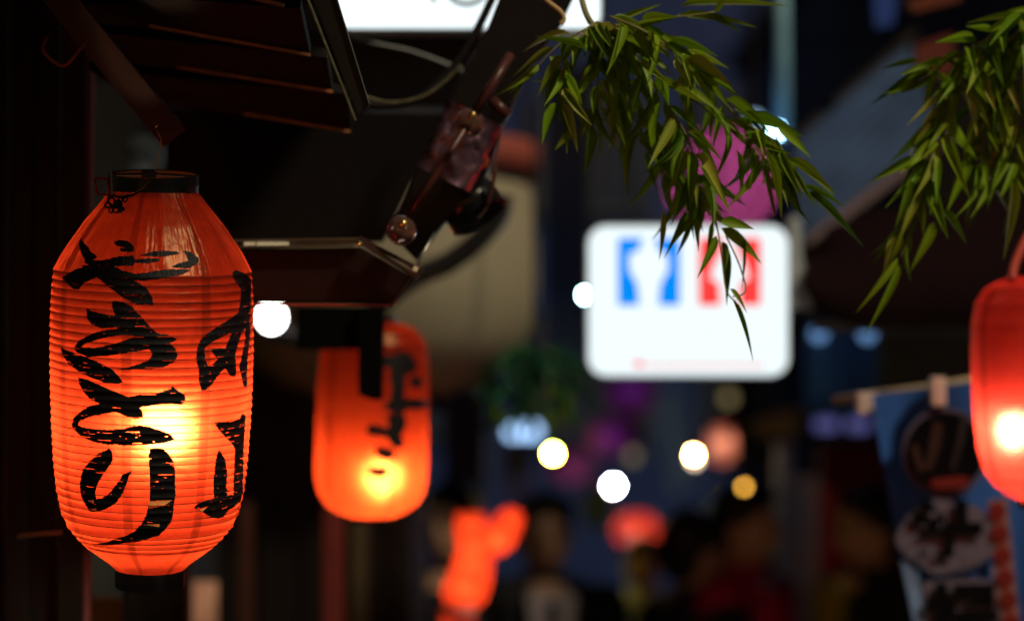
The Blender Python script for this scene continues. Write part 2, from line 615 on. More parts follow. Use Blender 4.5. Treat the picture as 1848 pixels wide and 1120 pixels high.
def add_ink(root, sh, polys_by_char, z_rng, dz, dth, m, holes=(), flecks=True, lift=0.0009, fat=0, th_rng=(-PI, 0.05), seed=1, pname='brush_character', glints=None):
    """brush writing: thin ink skin on the lantern paper, laid cell by cell inside the traced strokes"""
    Mw = Matrix.Translation(root.location) @ root.rotation_euler.to_matrix().to_4x4()
    Mw = np.array(Mw)
    ths = np.arange(th_rng[0], th_rng[1], dth)
    zs = np.arange(z_rng[0], z_rng[1], dz)

    def world(T, Z, l):
        Rr = sh.rad(T, Z) + l
        L = np.stack([Rr * np.cos(T), Rr * np.sin(T), Z, np.ones_like(T)], -1)
        return L, L @ Mw.T
    T, Z = np.meshgrid(ths + dth / 2, zs + dz / 2)
    L, W = world(T, Z, lift)
    D = W[..., :3] - np.array(CAM)
    dd = D @ np.array(FWD)
    X = 924 + FX * (D @ np.array(RT)) / dd
    Y = 560 - FX * (D @ np.array(UP)) / dd
    # front-facing only
    nrm = np.stack([np.cos(T), np.sin(T), np.zeros_like(T)], -1) @ Mw[:3, :3].T
    front = (nrm * D).sum(-1) < 0
    edge = 1.2 * (vnoise(X / 3.0, Y / 3.0, 21) - .5)
    drop = np.zeros(T.shape, bool)
    if flecks:
        rr = np.random.default_rng(seed)
        for zr in sh.ribs:
            for q in range(17):
                t0 = rr.uniform(th_rng[0], th_rng[1]); ln = rr.choice([.02, .03, .05, .09, .14])
                off = rr.normal(0, 0.0011)
                i0 = int((zr + off - z_rng[0]) / dz)
                j0 = int((t0 - th_rng[0]) / dth); j1 = int((t0 + ln - th_rng[0]) / dth)
                hh = 1
                if 0 <= i0 < T.shape[0]:
                    drop[i0:i0 + hh, j0:j1] = True
        dn = vnoise(T * 18, Z * 1100, 31) * vnoise(T * 30, Z * 2600, 32)
        drop |= dn > 0.74
    hm = np.zeros(T.shape, bool)
    for h in holes:
        hm |= inpoly(X, Y, h)
    wm = np.zeros(T.shape, bool)
    for h in (glints or []):
        wm |= inpoly(X, Y, h)
    TT, ZZ = np.meshgrid(np.append(ths, ths[-1] + dth), np.append(zs, zs[-1] + dz))
    LL, _ = world(TT, ZZ, lift)
    LL = LL[..., :3].reshape(-1, 3)
    nc = TT.shape[1]

    def cells(mask, nm, mt):
        ii, jj = np.nonzero(mask)
        if len(ii) == 0:
            return
        a = ii * nc + jj
        Q = np.stack([a, a + 1, a + nc + 1, a + nc], -1)
        u, inv = np.unique(Q, return_inverse=True)
        inv = inv.reshape(-1, 4)
        link_mesh(nm, mesh_of(nm, LL[u].tolist(), inv.tolist(), mt, True), mt, root)
    for polys in polys_by_char:
        mk = np.zeros(T.shape, bool)
        for p in polys:
            mk |= inpoly(X + edge, Y + edge, p)
            if fat:
                for a_ in range(8):
                    mk |= inpoly(X + fat * math.cos(a_ * PI / 4), Y + fat * math.sin(a_ * PI / 4), p)
        cells(mk & ~hm & ~drop & ~wm & front, pname, m)
    if glints:
        for h in glints:
            cells(inpoly(X, Y, h) & front & ~drop, 'painted_glint', MATS['film_glint'])


def z2(l): return [(80 + x / 4.62, 280 + y / 4.62) for x, y in l]
def z3(l): return [(80 + x / 4.62, 500 + y / 4.62) for x, y in l]
def z4(l): return [(80 + x / 4.62, 680 + y / 4.62) for x, y in l]
def z1(l): return [(70 + x / 4.62, 860 + y / 4.62) for x, y in l]


# the large sharp lantern
RED_T = (0.62, 0.045, 0.014)
M_PAPER = paper('lantern_paper', RED_T, (0.10, 0.005, 0.002), lobe=0.75, rough=0.52, gloss=0.024, noise=0.38)
prof_main = [(79, 345), (83, 352), (97, 370), (124, 402), (150, 440), (164, 462), (174, 482), (177, 488), (180, 520), (182, 560), (182.5, 620),
             (181.5, 690), (179, 760), (175, 830), (169, 885), (160, 925), (149, 950), (133, 970), (117, 986), (98, 1000), (76, 1016), (62, 1030)]
ribs_main = [488 + 14.2 * i for i in range(32)]
ribs_main = [y + random.uniform(-.8, .8) for y in ribs_main if y < 940] + [950, 961, 972, 981]
s_main = 2.92 / FX
c_main = P(274, 688, 2.92)
main, sh_main = lantern('large sharp red paper lantern with black brush writing, hanging at left', c_main,
                        (R(7.2), R(1.3), 0), s_main, prof_main, 688, ribs_main, M_PAPER,
                        (0.017, -0.036, -0.050), 340, (1.0, 0.72, 0.42),
                        [('top_ring', 80, 314, 350, .003), ('bottom_ring', 62, 1029, 1062, .003)],
                        seg=540, pleat=0.0011, zt=486, zb=990, sub=7, bulb_r=0.026)
surf('film_glint', (0.75, 0.45, 0.16), 0.2, bump=0.5, scale=60, var=0.3, trans=0.3)  # cream patches painting the glossy reflections of the lantern's plastic film
ch1 = [z2([(300, 685), (335, 740), (370, 762), (380, 800), (440, 840), (430, 862), (350, 890), (310, 825), (288, 745)]),
       z2([(575, 730), (620, 708), (690, 713), (745, 755), (752, 800), (700, 808), (640, 800), (625, 778), (690, 772), (610, 758)]),
       z2([(340, 868), (470, 880), (600, 848), (740, 835), (765, 880), (740, 918), (600, 928), (480, 920), (400, 925), (335, 900)]),
       z2([(790, 838), (900, 803), (990, 793), (1110, 803), (1125, 822), (980, 847), (880, 840)]),
       z2([(1160, 793), (1225, 808), (1290, 860), (1275, 905), (1220, 935), (1180, 942), (1060, 932), (1105, 905), (1200, 880), (1185, 840)]),
       z2([(760, 868), (870, 858), (965, 862), (960, 885), (850, 900), (750, 900)]),
       z2([(145, 1020), (250, 955), (390, 912), (565, 925), (505, 1000), (440, 1015), (330, 1065), (290, 1120), (245, 1118), (205, 1085)]),
       z2([(560, 922), (640, 958), (760, 988), (880, 973), (1020, 948), (1200, 952), (1232, 955), (1120, 1002), (960, 1032), (830, 1047), (740, 1042), (640, 1010), (560, 980)]),
       z3([(300, -100), (440, 0), (550, 92), (650, 168), (770, 228), (840, 234), (908, 234), (902, 170), (855, 92), (780, 42), (700, 5), (620, -75), (560, -98)])]
ch2 = [z3([(565, 200), (610, 196), (650, 205), (730, 245), (790, 310), (880, 410), (940, 465), (1030, 475), (1108, 520), (1060, 545), (960, 552), (880, 540), (760, 500),
           (660, 440), (590, 420), (470, 425), (400, 400), (355, 345), (352, 256), (400, 285), (500, 305), (590, 320), (565, 250)]),
       z3([(660, 425), (520, 438), (400, 468), (290, 528), (243, 590), (300, 590), (340, 555), (480, 510), (640, 480), (760, 478)]),
       z3([(243, 590), (270, 628), (360, 662), (480, 660), (620, 642), (780, 618), (870, 600), (900, 540), (760, 495), (720, 508), (600, 550), (420, 590), (300, 583)]),
       z3([(860, 535), (960, 543), (1040, 545), (1090, 590), (1113, 650), (1085, 705), (1010, 745), (880, 766), (700, 771), (590, 771), (700, 750), (800, 720), (870, 690), (905, 640), (865, 595)])]
ch3 = [z3([(138, 568), (160, 598), (230, 622), (340, 662), (450, 708), (560, 763), (640, 848), (656, 878), (600, 886), (500, 876), (380, 832), (280, 782), (200, 722), (148, 640)]),
       z4([(280, 5), (370, 25), (480, 75), (600, 125), (700, 165), (800, 145), (900, 148), (1000, 115), (1056, 98), (1068, 75), (1120, 118), (1172, 150), (1176, 195), (1140, 231),
           (1050, 222), (900, 235), (792, 256), (820, 290), (826, 335), (760, 350), (690, 330), (590, 290), (470, 268), (460, 222), (380, 185), (320, 115), (288, 50)]),
       z4([(600, 228), (470, 222), (380, 240), (290, 295), (235, 350), (229, 410), (260, 450), (310, 497), (400, 537), (520, 562), (680, 571), (830, 566), (1000, 550), (1090, 520),
           (1050, 475), (960, 440), (860, 410), (740, 405), (660, 430), (560, 440), (430, 435), (320, 420), (280, 400), (290, 370), (360, 335), (470, 310), (590, 290)])]
ch4 = [z4([(540, 598), (566, 625), (571, 690), (530, 760), (480, 830), (440, 900), (425, 960), (432, 1015), (480, 1010), (550, 960), (610, 880), (660, 810), (732, 775), (700, 840),
           (670, 930), (640, 990), (594, 1052), (534, 1092), (454, 1117), (384, 1122), (340, 1062), (304, 982), (295, 900), (310, 810), (330, 760), (380, 700), (450, 635)]),
       z4([(870, 660), (880, 600), (925, 588), (980, 592), (1030, 630), (1070, 690), (1090, 770), (1094, 982), (1079, 1062), (1074, 1152), (1054, 1212), (1004, 1272), (954, 1322),
           (874, 1342), (804, 1372), (674, 1382), (554, 1402), (384, 1394), (514, 1377), (604, 1342), (694, 1317), (754, 1282), (814, 1222), (854, 1132), (879, 1032), (880, 850)])]
ch5 = [z3([(1565, -35), (1600, -62), (1690, -20), (1725, 20), (1722, 200), (1712, 400), (1650, 450), (1610, 580), (1590, 650), (1602, 780), (1590, 828), (1550, 822), (1510, 760),
           (1480, 780), (1450, 820), (1400, 890), (1342, 945), (1310, 942), (1290, 870), (1290, 770), (1265, 700), (1270, 620), (1290, 540), (1330, 490), (1400, 438), (1480, 388),
           (1560, 340), (1620, 290), (1635, 200), (1640, 100), (1575, 10)]),
       z3([(1680, 400), (1720, 400), (1712, 520), (1692, 700), (1692, 780), (1690, 930), (1660, 905), (1640, 820), (1625, 740), (1650, 640), (1670, 540)])]
ch6 = [z4([(1420, 372), (1560, 375), (1620, 355), (1650, 305), (1680, 320), (1672, 440), (1665, 560), (1655, 960), (1580, 992), (1578, 930), (1580, 800), (1590, 600), (1560, 550),
           (1500, 490), (1430, 408)]),
       z4([(1450, 598), (1480, 640), (1510, 690), (1525, 800), (1520, 900), (1530, 985), (1500, 1015), (1412, 1005), (1410, 860), (1425, 720)]),
       z4([(1254, 1074), (1334, 1032), (1414, 1010), (1514, 992), (1594, 975), (1660, 950), (1640, 1032), (1594, 1072), (1534, 1112), (1494, 1165), (1444, 1179), (1384, 1165),
           (1334, 1132), (1254, 1092)])]
holes = [z3([(1480, 500), (1565, 462), (1530, 540), (1510, 592), (1375, 597), (1445, 682), (1400, 730), (1365, 742), (1340, 680), (1338, 590), (1400, 540)]),
         z1([(1310, 268), (1345, 262), (1412, 245), (1370, 280), (1345, 290)])]
glints = [z1([(918, 200), (1112, 194), (1040, 240), (918, 264)]), z1([(868, 396), (1010, 388), (1004, 416)]), z1([(400, 195), (460, 194), (456, 222)]),
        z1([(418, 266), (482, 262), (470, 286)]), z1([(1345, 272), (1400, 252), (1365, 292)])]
add_ink(main, sh_main, [ch1, ch2, ch3, ch4, ch5, ch6], ((688 - 1010) * s_main, (688 - 405) * s_main), 0.00062, 0.0050, M_INK, holes, True, glints=glints)
# fine wires inside against the paper, a hanging hook across the ring
for (a, b) in (((-.95, .00), (-.10, -.085)), ((-.45, -.02), (.62, -.105)), ((-.38, -.03), (.55, -.115)), ((-.85, .015), (-.3, -.03))):
    pts = []
    for k in range(15):
        t = k / 14
        th = -PI / 2 + a[0] + (b[0] - a[0]) * t
        z = a[1] + (b[1] - a[1]) * t + .004 * math.sin(t * 9)
        r = float(sh_main.rad(np.array([th]), np.array([z]))[0]) - 0.004 - .01 * math.sin(t * PI)
        pts.append((r * math.cos(th), r * math.sin(th), z))
    w_ = MB().tube(pts, 0.0005, 5)
    link_mesh('inner_wire', mesh_of('inner_wire', w_.V, w_.F, M_WIRE, True), M_WIRE, main)
zt_ = (688 - 316) * s_main
ln_ = MB().lathe([(.0498, (688 - 346) * s_main), (.0496, zt_ + .0002), (.0490, zt_ + .0002), (.0490, (688 - 346) * s_main)], 64)
link_mesh('ring_lining', mesh_of('ring_lining', ln_.V, ln_.F, surf('pale_lining', (.5, .22, .10), .6), True), MATS['pale_lining'], main)
hk = MB().tube([(-.0525, 0, zt_ - .001), (0, -.0, zt_ + .001), (.0525, 0, zt_ - .001)], .0016, 8).box((-0.006, -.0, zt_ + .001), (.016, .012, .008))
link_mesh('cross_bar', mesh_of('cross_bar', hk.V, hk.F, M_BLACK, False), M_BLACK, main)
hw = [P(276, 318, 2.92), P(280, 305, 2.92), P(284, 290, 2.92), P(290, 262, 2.92), P(290, 250, 2.92), P(284, 238, 2.92), P(280, 232, 2.93), P(284, 226, 2.93)]
solo(MB().tube(spline(hw, 4), 0.0007, 6), 'hanging_wire', surf('copper_wire', (.35, .17, .07), .4, metal=.8), 'thin copper wire holding up the large lantern', 'wire', smooth=True)
solo(MB().tube(spline([P(272, 322, 2.84), P(262, 335, 2.83), P(248, 345, 2.83), P(225, 352, 2.84), P(205, 356, 2.85)], 4), 0.0006, 6), 'loose_wire', MATS['copper_wire'],
     'loose thin wire across the black top ring of the large lantern', 'wire', smooth=True)
for o_ in main.children:
    if o_.name.split('.')[0] in ('top_ring', 'ring_lining', 'cross_bar'):
        o_.rotation_euler.x = R(4.5)
        o_.location = (0, zt_ * math.sin(R(4.5)), zt_ * (1 - math.cos(R(4.5))))
# small clip lamp at the ring's left
cl = thing('spring_clip', 'small clip with red plastic jaws gripping the left of the lantern ring', 'clip', P(190, 340, 2.82))
M_REDPL = surf('red_plastic', (0.5, 0.02, 0.015), 0.3, trans=.5)
for (a, b) in (((171, 322), (176, 350)), ((171, 322), (194, 323)), ((194, 323), (198, 352)), ((176, 350), (198, 352))):
    MB().tube([P(*a, 2.82), P(*b, 2.82)], .0014, 6).build('red_jaw', M_REDPL, cl, True)
MB().bar(P(200, 305, 2.82), P(203, 352, 2.82), .006, .0022).build('metal_plate', surf('grey_plate', (.12, .12, .13), .5), cl)
kb = MB()
for (x, y, r) in ((200, 366, 9), (206, 362, 12), (214, 372, 8), (208, 374, 10), (226, 358, 6)):
    aa = random.uniform(0, 6)
    kb.tube(spline([P(x + r * (1 + .3 * math.sin(3 * t + aa)) * math.cos(t + aa), y + r * math.sin(t * 1.3), 2.82 + .006 * math.sin(2 * t)) for t in np.linspace(0, 7, 14)], 3), .0011, 6)
kb.tube(spline([P(200, 350, 2.82), P(216, 356, 2.82), P(236, 353, 2.825), P(250, 347, 2.83)], 4), .0016, 6)
kb.tube(spline([P(213, 360, 2.82), P(219, 375, 2.815), P(216, 384, 2.815)], 4), .0020, 6)
kb.build('tangled_knot', M_CABLE, cl, True)

# second lantern (soft), third lantern at the right edge
M_PAPER2 = paper('lantern_paper_orange', (0.70, 0.060, 0.014), (0.20, 0.012, 0.006), lobe=0.60, rough=0.55, gloss=0.02, seams=5)
d2 = 3.92
prof2 = [(42, 590), (62, 596), (82, 608), (95, 628), (99, 660), (101, 700), (102.5, 780), (103, 840), (102, 875), (96, 900), (82, 921), (60, 934), (40, 941)]
ribs2 = [610 + 9.3 * i for i in range(34)]
l2, sh2 = lantern('slimmer blurred orange-red lantern with small writing, behind the large lantern', P(672, 759, d2), (R(3), R(1.4), 0),
                  S(1, d2), prof2, 768, ribs2, M_PAPER2, (0.018, -0.028, -0.086), 210, (1.0, 0.72, 0.42),
                  [('top_ring', 40, 578, 592, .002), ('bottom_ring', 40, 938, 950, .002)], seg=150, sub=3, bulb_r=0.022)


def z6(l): return [(600 + x / 3.615, 590 + y / 3.615) for x, y in l]


w2 = [[z6([(345, 205), (420, 200), (460, 175), (500, 195), (535, 255), (500, 285), (440, 290), (420, 250), (350, 240)]),
       z6([(395, 290), (455, 290), (450, 400), (445, 480), (470, 520), (450, 545), (405, 535), (340, 510), (400, 500), (410, 400)]),
       z6([(525, 340), (565, 350), (560, 380), (530, 370)]),
       z6([(470, 490), (560, 490), (640, 500), (560, 515), (470, 512)])],
      [z6([(370, 590), (460, 590), (460, 640), (430, 690), (410, 710), (450, 755), (430, 772), (390, 740), (370, 700), (300, 690), (240, 680), (245, 655), (300, 662), (370, 680), (400, 640)])],
      [z6([(305, 805), (370, 810), (390, 825), (380, 845), (330, 842), (300, 825)])],
      [z6([(250, 925), (300, 935), (350, 930), (335, 955), (300, 962), (262, 950)])]]
add_ink(l2, sh2, w2, (-.17, .16), 0.0013, 0.012, M_INK, flecks=False, lift=.001, fat=6.5)

M_PAPER3 = paper('lantern_paper_scarlet', (0.74, 0.052, 0.045), (0.3, 0.015, 0.012), lobe=0.55, rough=0.65, gloss=0.05, seams=6, gr=.15)
d3 = 3.55
prof3 = [(50, 498), (80, 506), (105, 520), (122, 545), (129, 580), (131, 640), (130, 700), (127, 760), (122, 810), (113, 845), (96, 872), (72, 890), (50, 902)]
l3, sh3 = lantern('scarlet paper lantern cut off by the right edge of the photo', P(1885, 700, d3), (R(3), R(-1), 0), S(1, d3), prof3, 700,
                  [520 + 7 * i for i in range(53)], M_PAPER3, (-0.050, -0.040, -0.058), 260, (1.0, 0.66, 0.36),
                  [('top_ring', 50, 488, 499, .002), ('bottom_ring', 50, 900, 914, .002)], seg=160, sub=3, bulb_r=0.022)
hs = spline([P(1826, 505, d3 - .05), P(1830, 480, d3 - .04), P(1842, 450, d3 - .03), P(1852, 430, d3 - .02), P(1870, 400, d3)], 4)
solo(MB().tube(hs, .006, 8), 'hanging_strap', surf('red_strap', (.45, .06, .04), .6), 'red strap from which the scarlet lantern at right hangs', 'strap', smooth=True)


def lantern_small(label, x, y, d, rpx, hpx, ct, cd, L, colr, group='far coloured lanterns', bulbpos=(0, 0, 0), lobe=.15, cords=True):
    prof = []
    for k in range(13):
        a = PI * k / 12
        prof.append((max(rpx * .28, rpx * math.sin(a) ** .7), y - hpx * math.cos(a)))
    m = paper('paper_' + label.split()[0] + str(int(x)), ct, cd, lobe=lobe, rough=.6, gloss=.0, noise=.1)
    r, s_ = lantern(label, P(x, y, d), (0, 0, 0), S(1, d), prof, y, [y - hpx * .8 + hpx * 1.6 * i / 12 for i in range(13)], m, bulbpos, L, colr,
                    [('top_ring', rpx * .28, y - hpx * 1.04, y - hpx * .98, .002), ('bottom_ring', rpx * .28, y + hpx * .98, y + hpx * 1.04, .002)],
                    seg=48, sub=1, group=group, bulb_r=.015, rib_r=.0008)
    return r


PUR = (0.36, 0.055, 0.36)
lantern_small('round magenta paper lantern just above the toilet sign', 1302, 325, 5.2, 104, 92, (0.58, .11, .36), (.25, .04, .2), 50, (1, .8, .85), lobe=0.0)
lantern_small('purple paper lantern just under the toilet sign, largest of the lower ones', 1137, 705, 8.5, 46, 40, PUR, (.15, .03, .2), 6, (.8, .6, 1))
lantern_small('purple paper lantern between the blue-white light and the round white bulbs', 1100, 788, 9.2, 40, 34, PUR, (.15, .03, .2), 6, (.8, .5, 1))
lantern_small('dim mauve paper lantern beneath the yellowish bulb', 1030, 842, 10, 42, 30, (.3, .06, .16), (.15, .03, .1), 8, (1, .6, .8))
lantern_small('far red lantern glowing above the heads in the middle of the alley', 1148, 955, 9.5, 40, 30, (.8, .06, .03), (.4, .03, .02), 45, (1, .8, .6))
lantern_small('far salmon lantern touching the white bulb over the alley', 1303, 800, 9.5, 24, 34, (.7, .25, .16), (.4, .1, .08), 30, (1, .8, .7))

# bent glowing red lantern low in the middle
bl = thing('bent_lantern', 'bent glowing red paper tube lantern beside the suited man', 'lantern', P(850, 1020, 5.2))
dB = 5.2
M_PB = paper('bent_paper', (0.85, 0.07, 0.02), (.4, .03, .02), lobe=.1, rough=.6, gloss=0, noise=.1)
cen = spline([P(848, 925, dB), P(850, 960, dB), P(856, 1000, dB), P(850, 1040, dB), P(838, 1070, dB), P(834, 1092, dB)], 4)
rad_ = [S(v, dB) for v in np.interp(np.linspace(0, 1, len(cen)), [0, .3, .6, .85, 1], [26, 30, 38, 40, 28])]
MB().tube(cen, rad_, 24, False).build('lower_tube', M_PB, bl, True)
cen = spline([P(872, 985, dB), P(892, 978, dB), P(908, 960, dB), P(922, 935, dB), P(928, 915, dB)], 4)
rad_ = [S(v, dB) for v in np.interp(np.linspace(0, 1, len(cen)), [0, .4, .8, 1], [16, 30, 24, 8])]
MB().tube(cen, rad_, 24, False).build('upper_lobe', M_PB, bl, True)
MB().tube([P(832, 1093, dB), P(828, 1108, dB)], S(30, dB), 24).build('grey_band', surf('grey_band', (.2, .16, .2), .5), bl)
MB().tube([P(828, 1109, dB), P(822, 1150, dB), P(820, 1200, dB)], S(32, dB), 24, False).build('tail', M_PB, bl, True)
for (x, y, L_, r_) in ((842, 1062, 42, .012), (852, 1020, 24, .012), (854, 985, 20, .012), (850, 945, 16, .012), (902, 970, 30, .01), (922, 940, 20, .008), (885, 980, 20, .01), (824, 1150, 30, .012)):
    MB().sphere(P(x, y, dB), r_, 10, 8).build('bulb', emit('warm_%d' % L_, (1, .75, .45), L_), bl)

# ------------------------------------------------------------------ SIGNS
def rrect(cx, cy_, w, h, r, n=6):
    pts = []
    for (sx, sy, a0) in ((1, 1, 0), (-1, 1, 90), (-1, -1, 180), (1, -1, 270)):
        for k in range(n + 1):
            a = R(a0 + 90 * k / n)
            pts.append((cx + sx * (w / 2 - r) + r * math.cos(a), cy_ + sy * (h / 2 - r) + r * math.sin(a)))
    return pts


dS = 4.6
ts = thing('toilet_sign', 'lit white sign with a blue man and a red woman pictogram', 'sign', P(1242, 543, dS))
px_prism(rrect(1242, 543, 364, 274, 34), dS + .012, .10).build('housing', surf('pale_housing', (.55, .58, .58), .4), ts)
px_prism(rrect(1242, 543, 358, 268, 31), dS, .010).build('lit_panel', emit('panel_white', (.86, .97, 1.0), 1.08), ts)
M_BLU = emit('sign_blue', (0.0, 0.27, 1.0), 1.0)
M_REDS = emit('sign_red', (1.0, 0.055, 0.05), 1.0)
px_prism(rrect(1171, 490, 112, 122, 3, 2), dS - .004, .003).build('blue_square', M_BLU, ts)
px_prism(rrect(1317, 490, 112, 122, 3, 2), dS - .004, .003).build('red_square', M_REDS, ts)
M_WFIG = MATS['panel_white']
man = [(1147, 448), (1195, 448), (1205, 470), (1208, 490), (1200, 500), (1192, 520), (1192, 552), (1152, 552), (1148, 510), (1140, 495), (1136, 470)]
man_l = [(1163, 428), (1179, 428), (1186, 440), (1188, 452), (1204, 458), (1206, 488), (1198, 500), (1191, 515), (1188, 552), (1154, 552), (1151, 515), (1144, 500),
         (1136, 488), (1136, 458), (1154, 452), (1156, 440)]
px_prism(man_l, dS - .007, .002).build('man_pictogram', M_WFIG, ts)
wom = [(1310, 430), (1324, 430), (1331, 442), (1331, 454), (1344, 476), (1352, 502), (1336, 510), (1333, 552), (1301, 552), (1298, 510), (1282, 502), (1290, 476), (1303, 454), (1303, 442)]
px_prism(wom, dS - .007, .002).build('woman_pictogram', M_WFIG, ts)
M_REDL = emit('sign_red_pale', (1.0, .38, .33), 0.95)
px_prism([(1140, 657), (1148, 650), (1160, 652), (1166, 660), (1150, 662)], dS - .004, .003).build('red_mark', M_REDS, ts)
for i in range(15):
    x = 1170 + i * 14.2
    px_prism([(x, 656), (x + 10, 655), (x + 10, 662), (x, 663)], dS - .004, .003).build('red_stroke', M_REDL, ts)
MB().bar(P(1242, 395, dS + .06), P(1242, 100, dS + .06), .02, .02).build('hanger', M_CABLE, ts)

dT = 3.75
tp = thing('white_shop_sign', 'lit white sign at the top edge with the feet of black characters', 'sign', P(842, 0, dT))
px_prism(rrect(842, -70, 488, 246, 24), dT + .012, .10).build('housing', MATS['pale_housing'], tp)
px_prism(rrect(842, -70, 480, 238, 20), dT, .010).build('lit_panel', emit('panel_white_top', (.86, .98, 1.0), 1.35), tp)
ft = MB()
ft.tube([P(772, -60, dT - .003), P(776, -20, dT - .003), P(784, 3, dT - .003)], .0045, 8)
ft.build('character', M_INK, tp)
ft = MB()
ft.tube([P(842 + 38 * math.cos(a), -30 + 38 * math.sin(a), dT - .003) for a in np.linspace(0, 2 * PI, 25)], .0042, 8, False)
ft.build('character', M_INK, tp)
MB().bar(P(740, -190, dT + .06), P(740, -420, dT + .06), .02, .02).build('hanger', M_CABLE, tp)

# ------------------------------------------------------------------ BULBS on a cable over the alley
def bulb_light(label, x, y, d, r, L, c, group='bare bulbs hanging over the alley', drop=None):
    b = thing('bare_bulb', label, 'light bulb', P(x, y, d), group)
    MB().sphere(P(x, y, d), r, 16, 10, (1, 1, 1.1)).build('glass_bulb', emit('glow_%d_%d' % (int(x), int(y)), c, L), b, True)
    p = P(x, y, d)
    MB().tube([p + Vector((0, 0, r)), p + Vector((0, 0, r + .035))], .012, 10).build('socket', M_BLACK, b)
    MB().tube([p + Vector((0, 0, r + .035)), Vector((p.x, p.y, 3.2 if drop is None else p.z + drop))], .003, 6).build('cord', M_CABLE, b)
    return b


bulb_light('big white bulb just right of the large lantern, under the beam', 490, 572, 4.22, .0245, 14, (1, 1, .96))
bulb_light('cyan-white bulb at the left edge of the toilet sign', 1056, 532, 4.9, .0105, 60, (.5, 1, 1), drop=1.0)
bulb_light('yellowish-white bulb, leftmost of the low row', 998, 818, 9.0, .009, 900, (1, 1, .045))
bulb_light('round white bulb, lowest of the low row', 1107, 876, 9.6, .010, 1200, (1, 1, .97))
bulb_light('white bulb with a warm halo, beside the salmon lantern', 1252, 820, 8.05, .009, 420, (1, .45, .11))
bulb_light('warm bulb glowing just beneath the white one with the halo', 1253, 829, 9.2, .012, 9, (1, .75, .55))
bulb_light('small amber bulb above the head of the man in red', 1343, 878, 6.7, .008, 9, (1, .48, .06))
bulb_light('dim olive bulb under the right end of the toilet sign', 1315, 718, 9.6, .024, 0.35, (.8, .62, .28))
bulb_light('dim brown bulb between the purple lantern and the white bulbs', 1142, 822, 10.5, .024, .35, (.8, .62, .35))
bs = thing('blue_white_lamp', 'small oblong blue-white lamp under the hanging plant', 'lamp', P(945, 775, 7.6))
px_prism(rrect(944, 778, 62, 26, 8), 7.6, .04).build('lit_panel', emit('blue_white', (.38, .62, 1.0), 2.6), bs)
MB().bar(P(944, 765, 7.62), Vector((P(944, 765, 7.62).x, P(944, 765, 7.62).y, 3.2)), .01, .01).build('hanger', M_CABLE, bs)
cb = MB()
for x, d in ((490, 7.6), (998, 9.0), (1107, 9.6), (1252, 8.8)):
    pass
cab = spline([(-.95, 7.0, 3.3), (P(490, 0, 7.6).x, 7.6, 3.22), (0, 8.4, 3.15), (P(1107, 0, 9.6).x, 9.6, 3.2), (P(1252, 0, 8.8).x, 8.9, 3.2), (1.75, 9.4, 3.4)], 6)
solo(MB().tube(cab, .006, 6), 'overhead_cable', M_CABLE, 'black cable strung across the alley carrying the bulbs', 'cable', smooth=True)

# ------------------------------------------------------------------ big cream round lantern, unlit
dC = 5.6
cr = thing('big_cream_lantern', 'huge unlit cream paper lantern with a red-brown top band, behind the beam', 'lantern', P(690, 470, dC))
M_CREAM = surf('cream_paper', (.25, .215, .15), .7, bump=.2, scale=4, var=.25)
kk = S(1, dC)
pr = [(215, 215), (258, 205), (272, 150), (280, 60), (282, 0), (280, -40), (268, -100), (236, -150), (185, -190), (110, -214)]
MB().lathe([(a * kk, z * kk) for a, z in pr], 64, None, P(690, 500, dC)).build('paper_shell', M_CREAM, cr, True)
MB().lathe([(a * kk, z * kk) for a, z in [(262, 178), (284, 178), (284, 238), (262, 238), (262, 178)]], 64, None, P(690, 500, dC)).build('red_brown_band', surf('rust_red', (.22, .05, .035), .6), cr, True)
MB().lathe([(a * kk, z * kk) for a, z in [(0.01, -214), (112, -214), (112, -240), (0.01, -240)]], 48, None, P(690, 500, dC)).build('bottom_ring', M_BLACK, cr)

# ------------------------------------------------------------------ near left: eave, beam, strut
ev = thing('wooden_eave', 'dark plank eave overhead at the upper left', 'eave', P(380, 60, 3.0))
rfp = MB()
for i in range(9):
    rfp = MB().box((-1.095, 1.2 + i * .42, 2.56 + .004 * (i % 2)), (1.95, .41, .02))  # boards added over the eave to keep the sun off it
    rfp.build('sun_block_board', M_DWOOD, ev, bevel=.002)
ed = [((430, -8), (512, 10)), ((270, 48), (560, 100)), ((320, 122), (600, 166)), ((440, 206), (632, 238))]
prev = ((400, -80), (500, -60))
for i, (a, b) in enumerate(ed):
    dd = 2.86 + i * .10
    pl = MB()
    A0, B0 = P(prev[0][0] - 160, prev[0][1] + 4, dd + .0), P(prev[1][0] + 30, prev[1][1] + 4, dd + .0)
    A1, B1 = P(a[0] - 200, a[1] - 26, dd + .06), P(b[0], b[1], dd + .06)
    pl.prism([A0, B0, B1, A1], Vector((0, .012, .014)))
    pl.build('plank', M_DWOOD, ev, bevel=.001)
    MB().bar(P(a[0], a[1], dd + .055), P(b[0], b[1], dd + .055), .010, .0035).build('lit_plank_edge', surf('lit_edge_orange', (.30, .12, .05), .45, bump=.8, scale=60, var=.9), ev)  # orange strip paints the reddish light along the plank edge
    prev = (a, b)
rb = thing('red_beam', 'diagonal beam catching red light above the large lantern', 'beam', P(200, 120, 2.95))
MB().bar(P(78, -40, 2.90), P(312, 245, 3.0), .035, S(52, 2.95)).build('beam', surf('red_beam_wood', (.022, .005, .003), .6, bump=.5, scale=20, var=.5, stretch=(1, 1, .2)), rb, bevel=.002)
MB().tube(spline([P(85, 68, 2.87), P(78, 90, 2.86), P(98, 112, 2.86), P(118, 118, 2.86), P(140, 95, 2.86), P(158, 70, 2.87)], 5), .0022, 8).build('iron_hook', surf('rusty_iron', (.18, .05, .03), .5, metal=.4), rb, True)
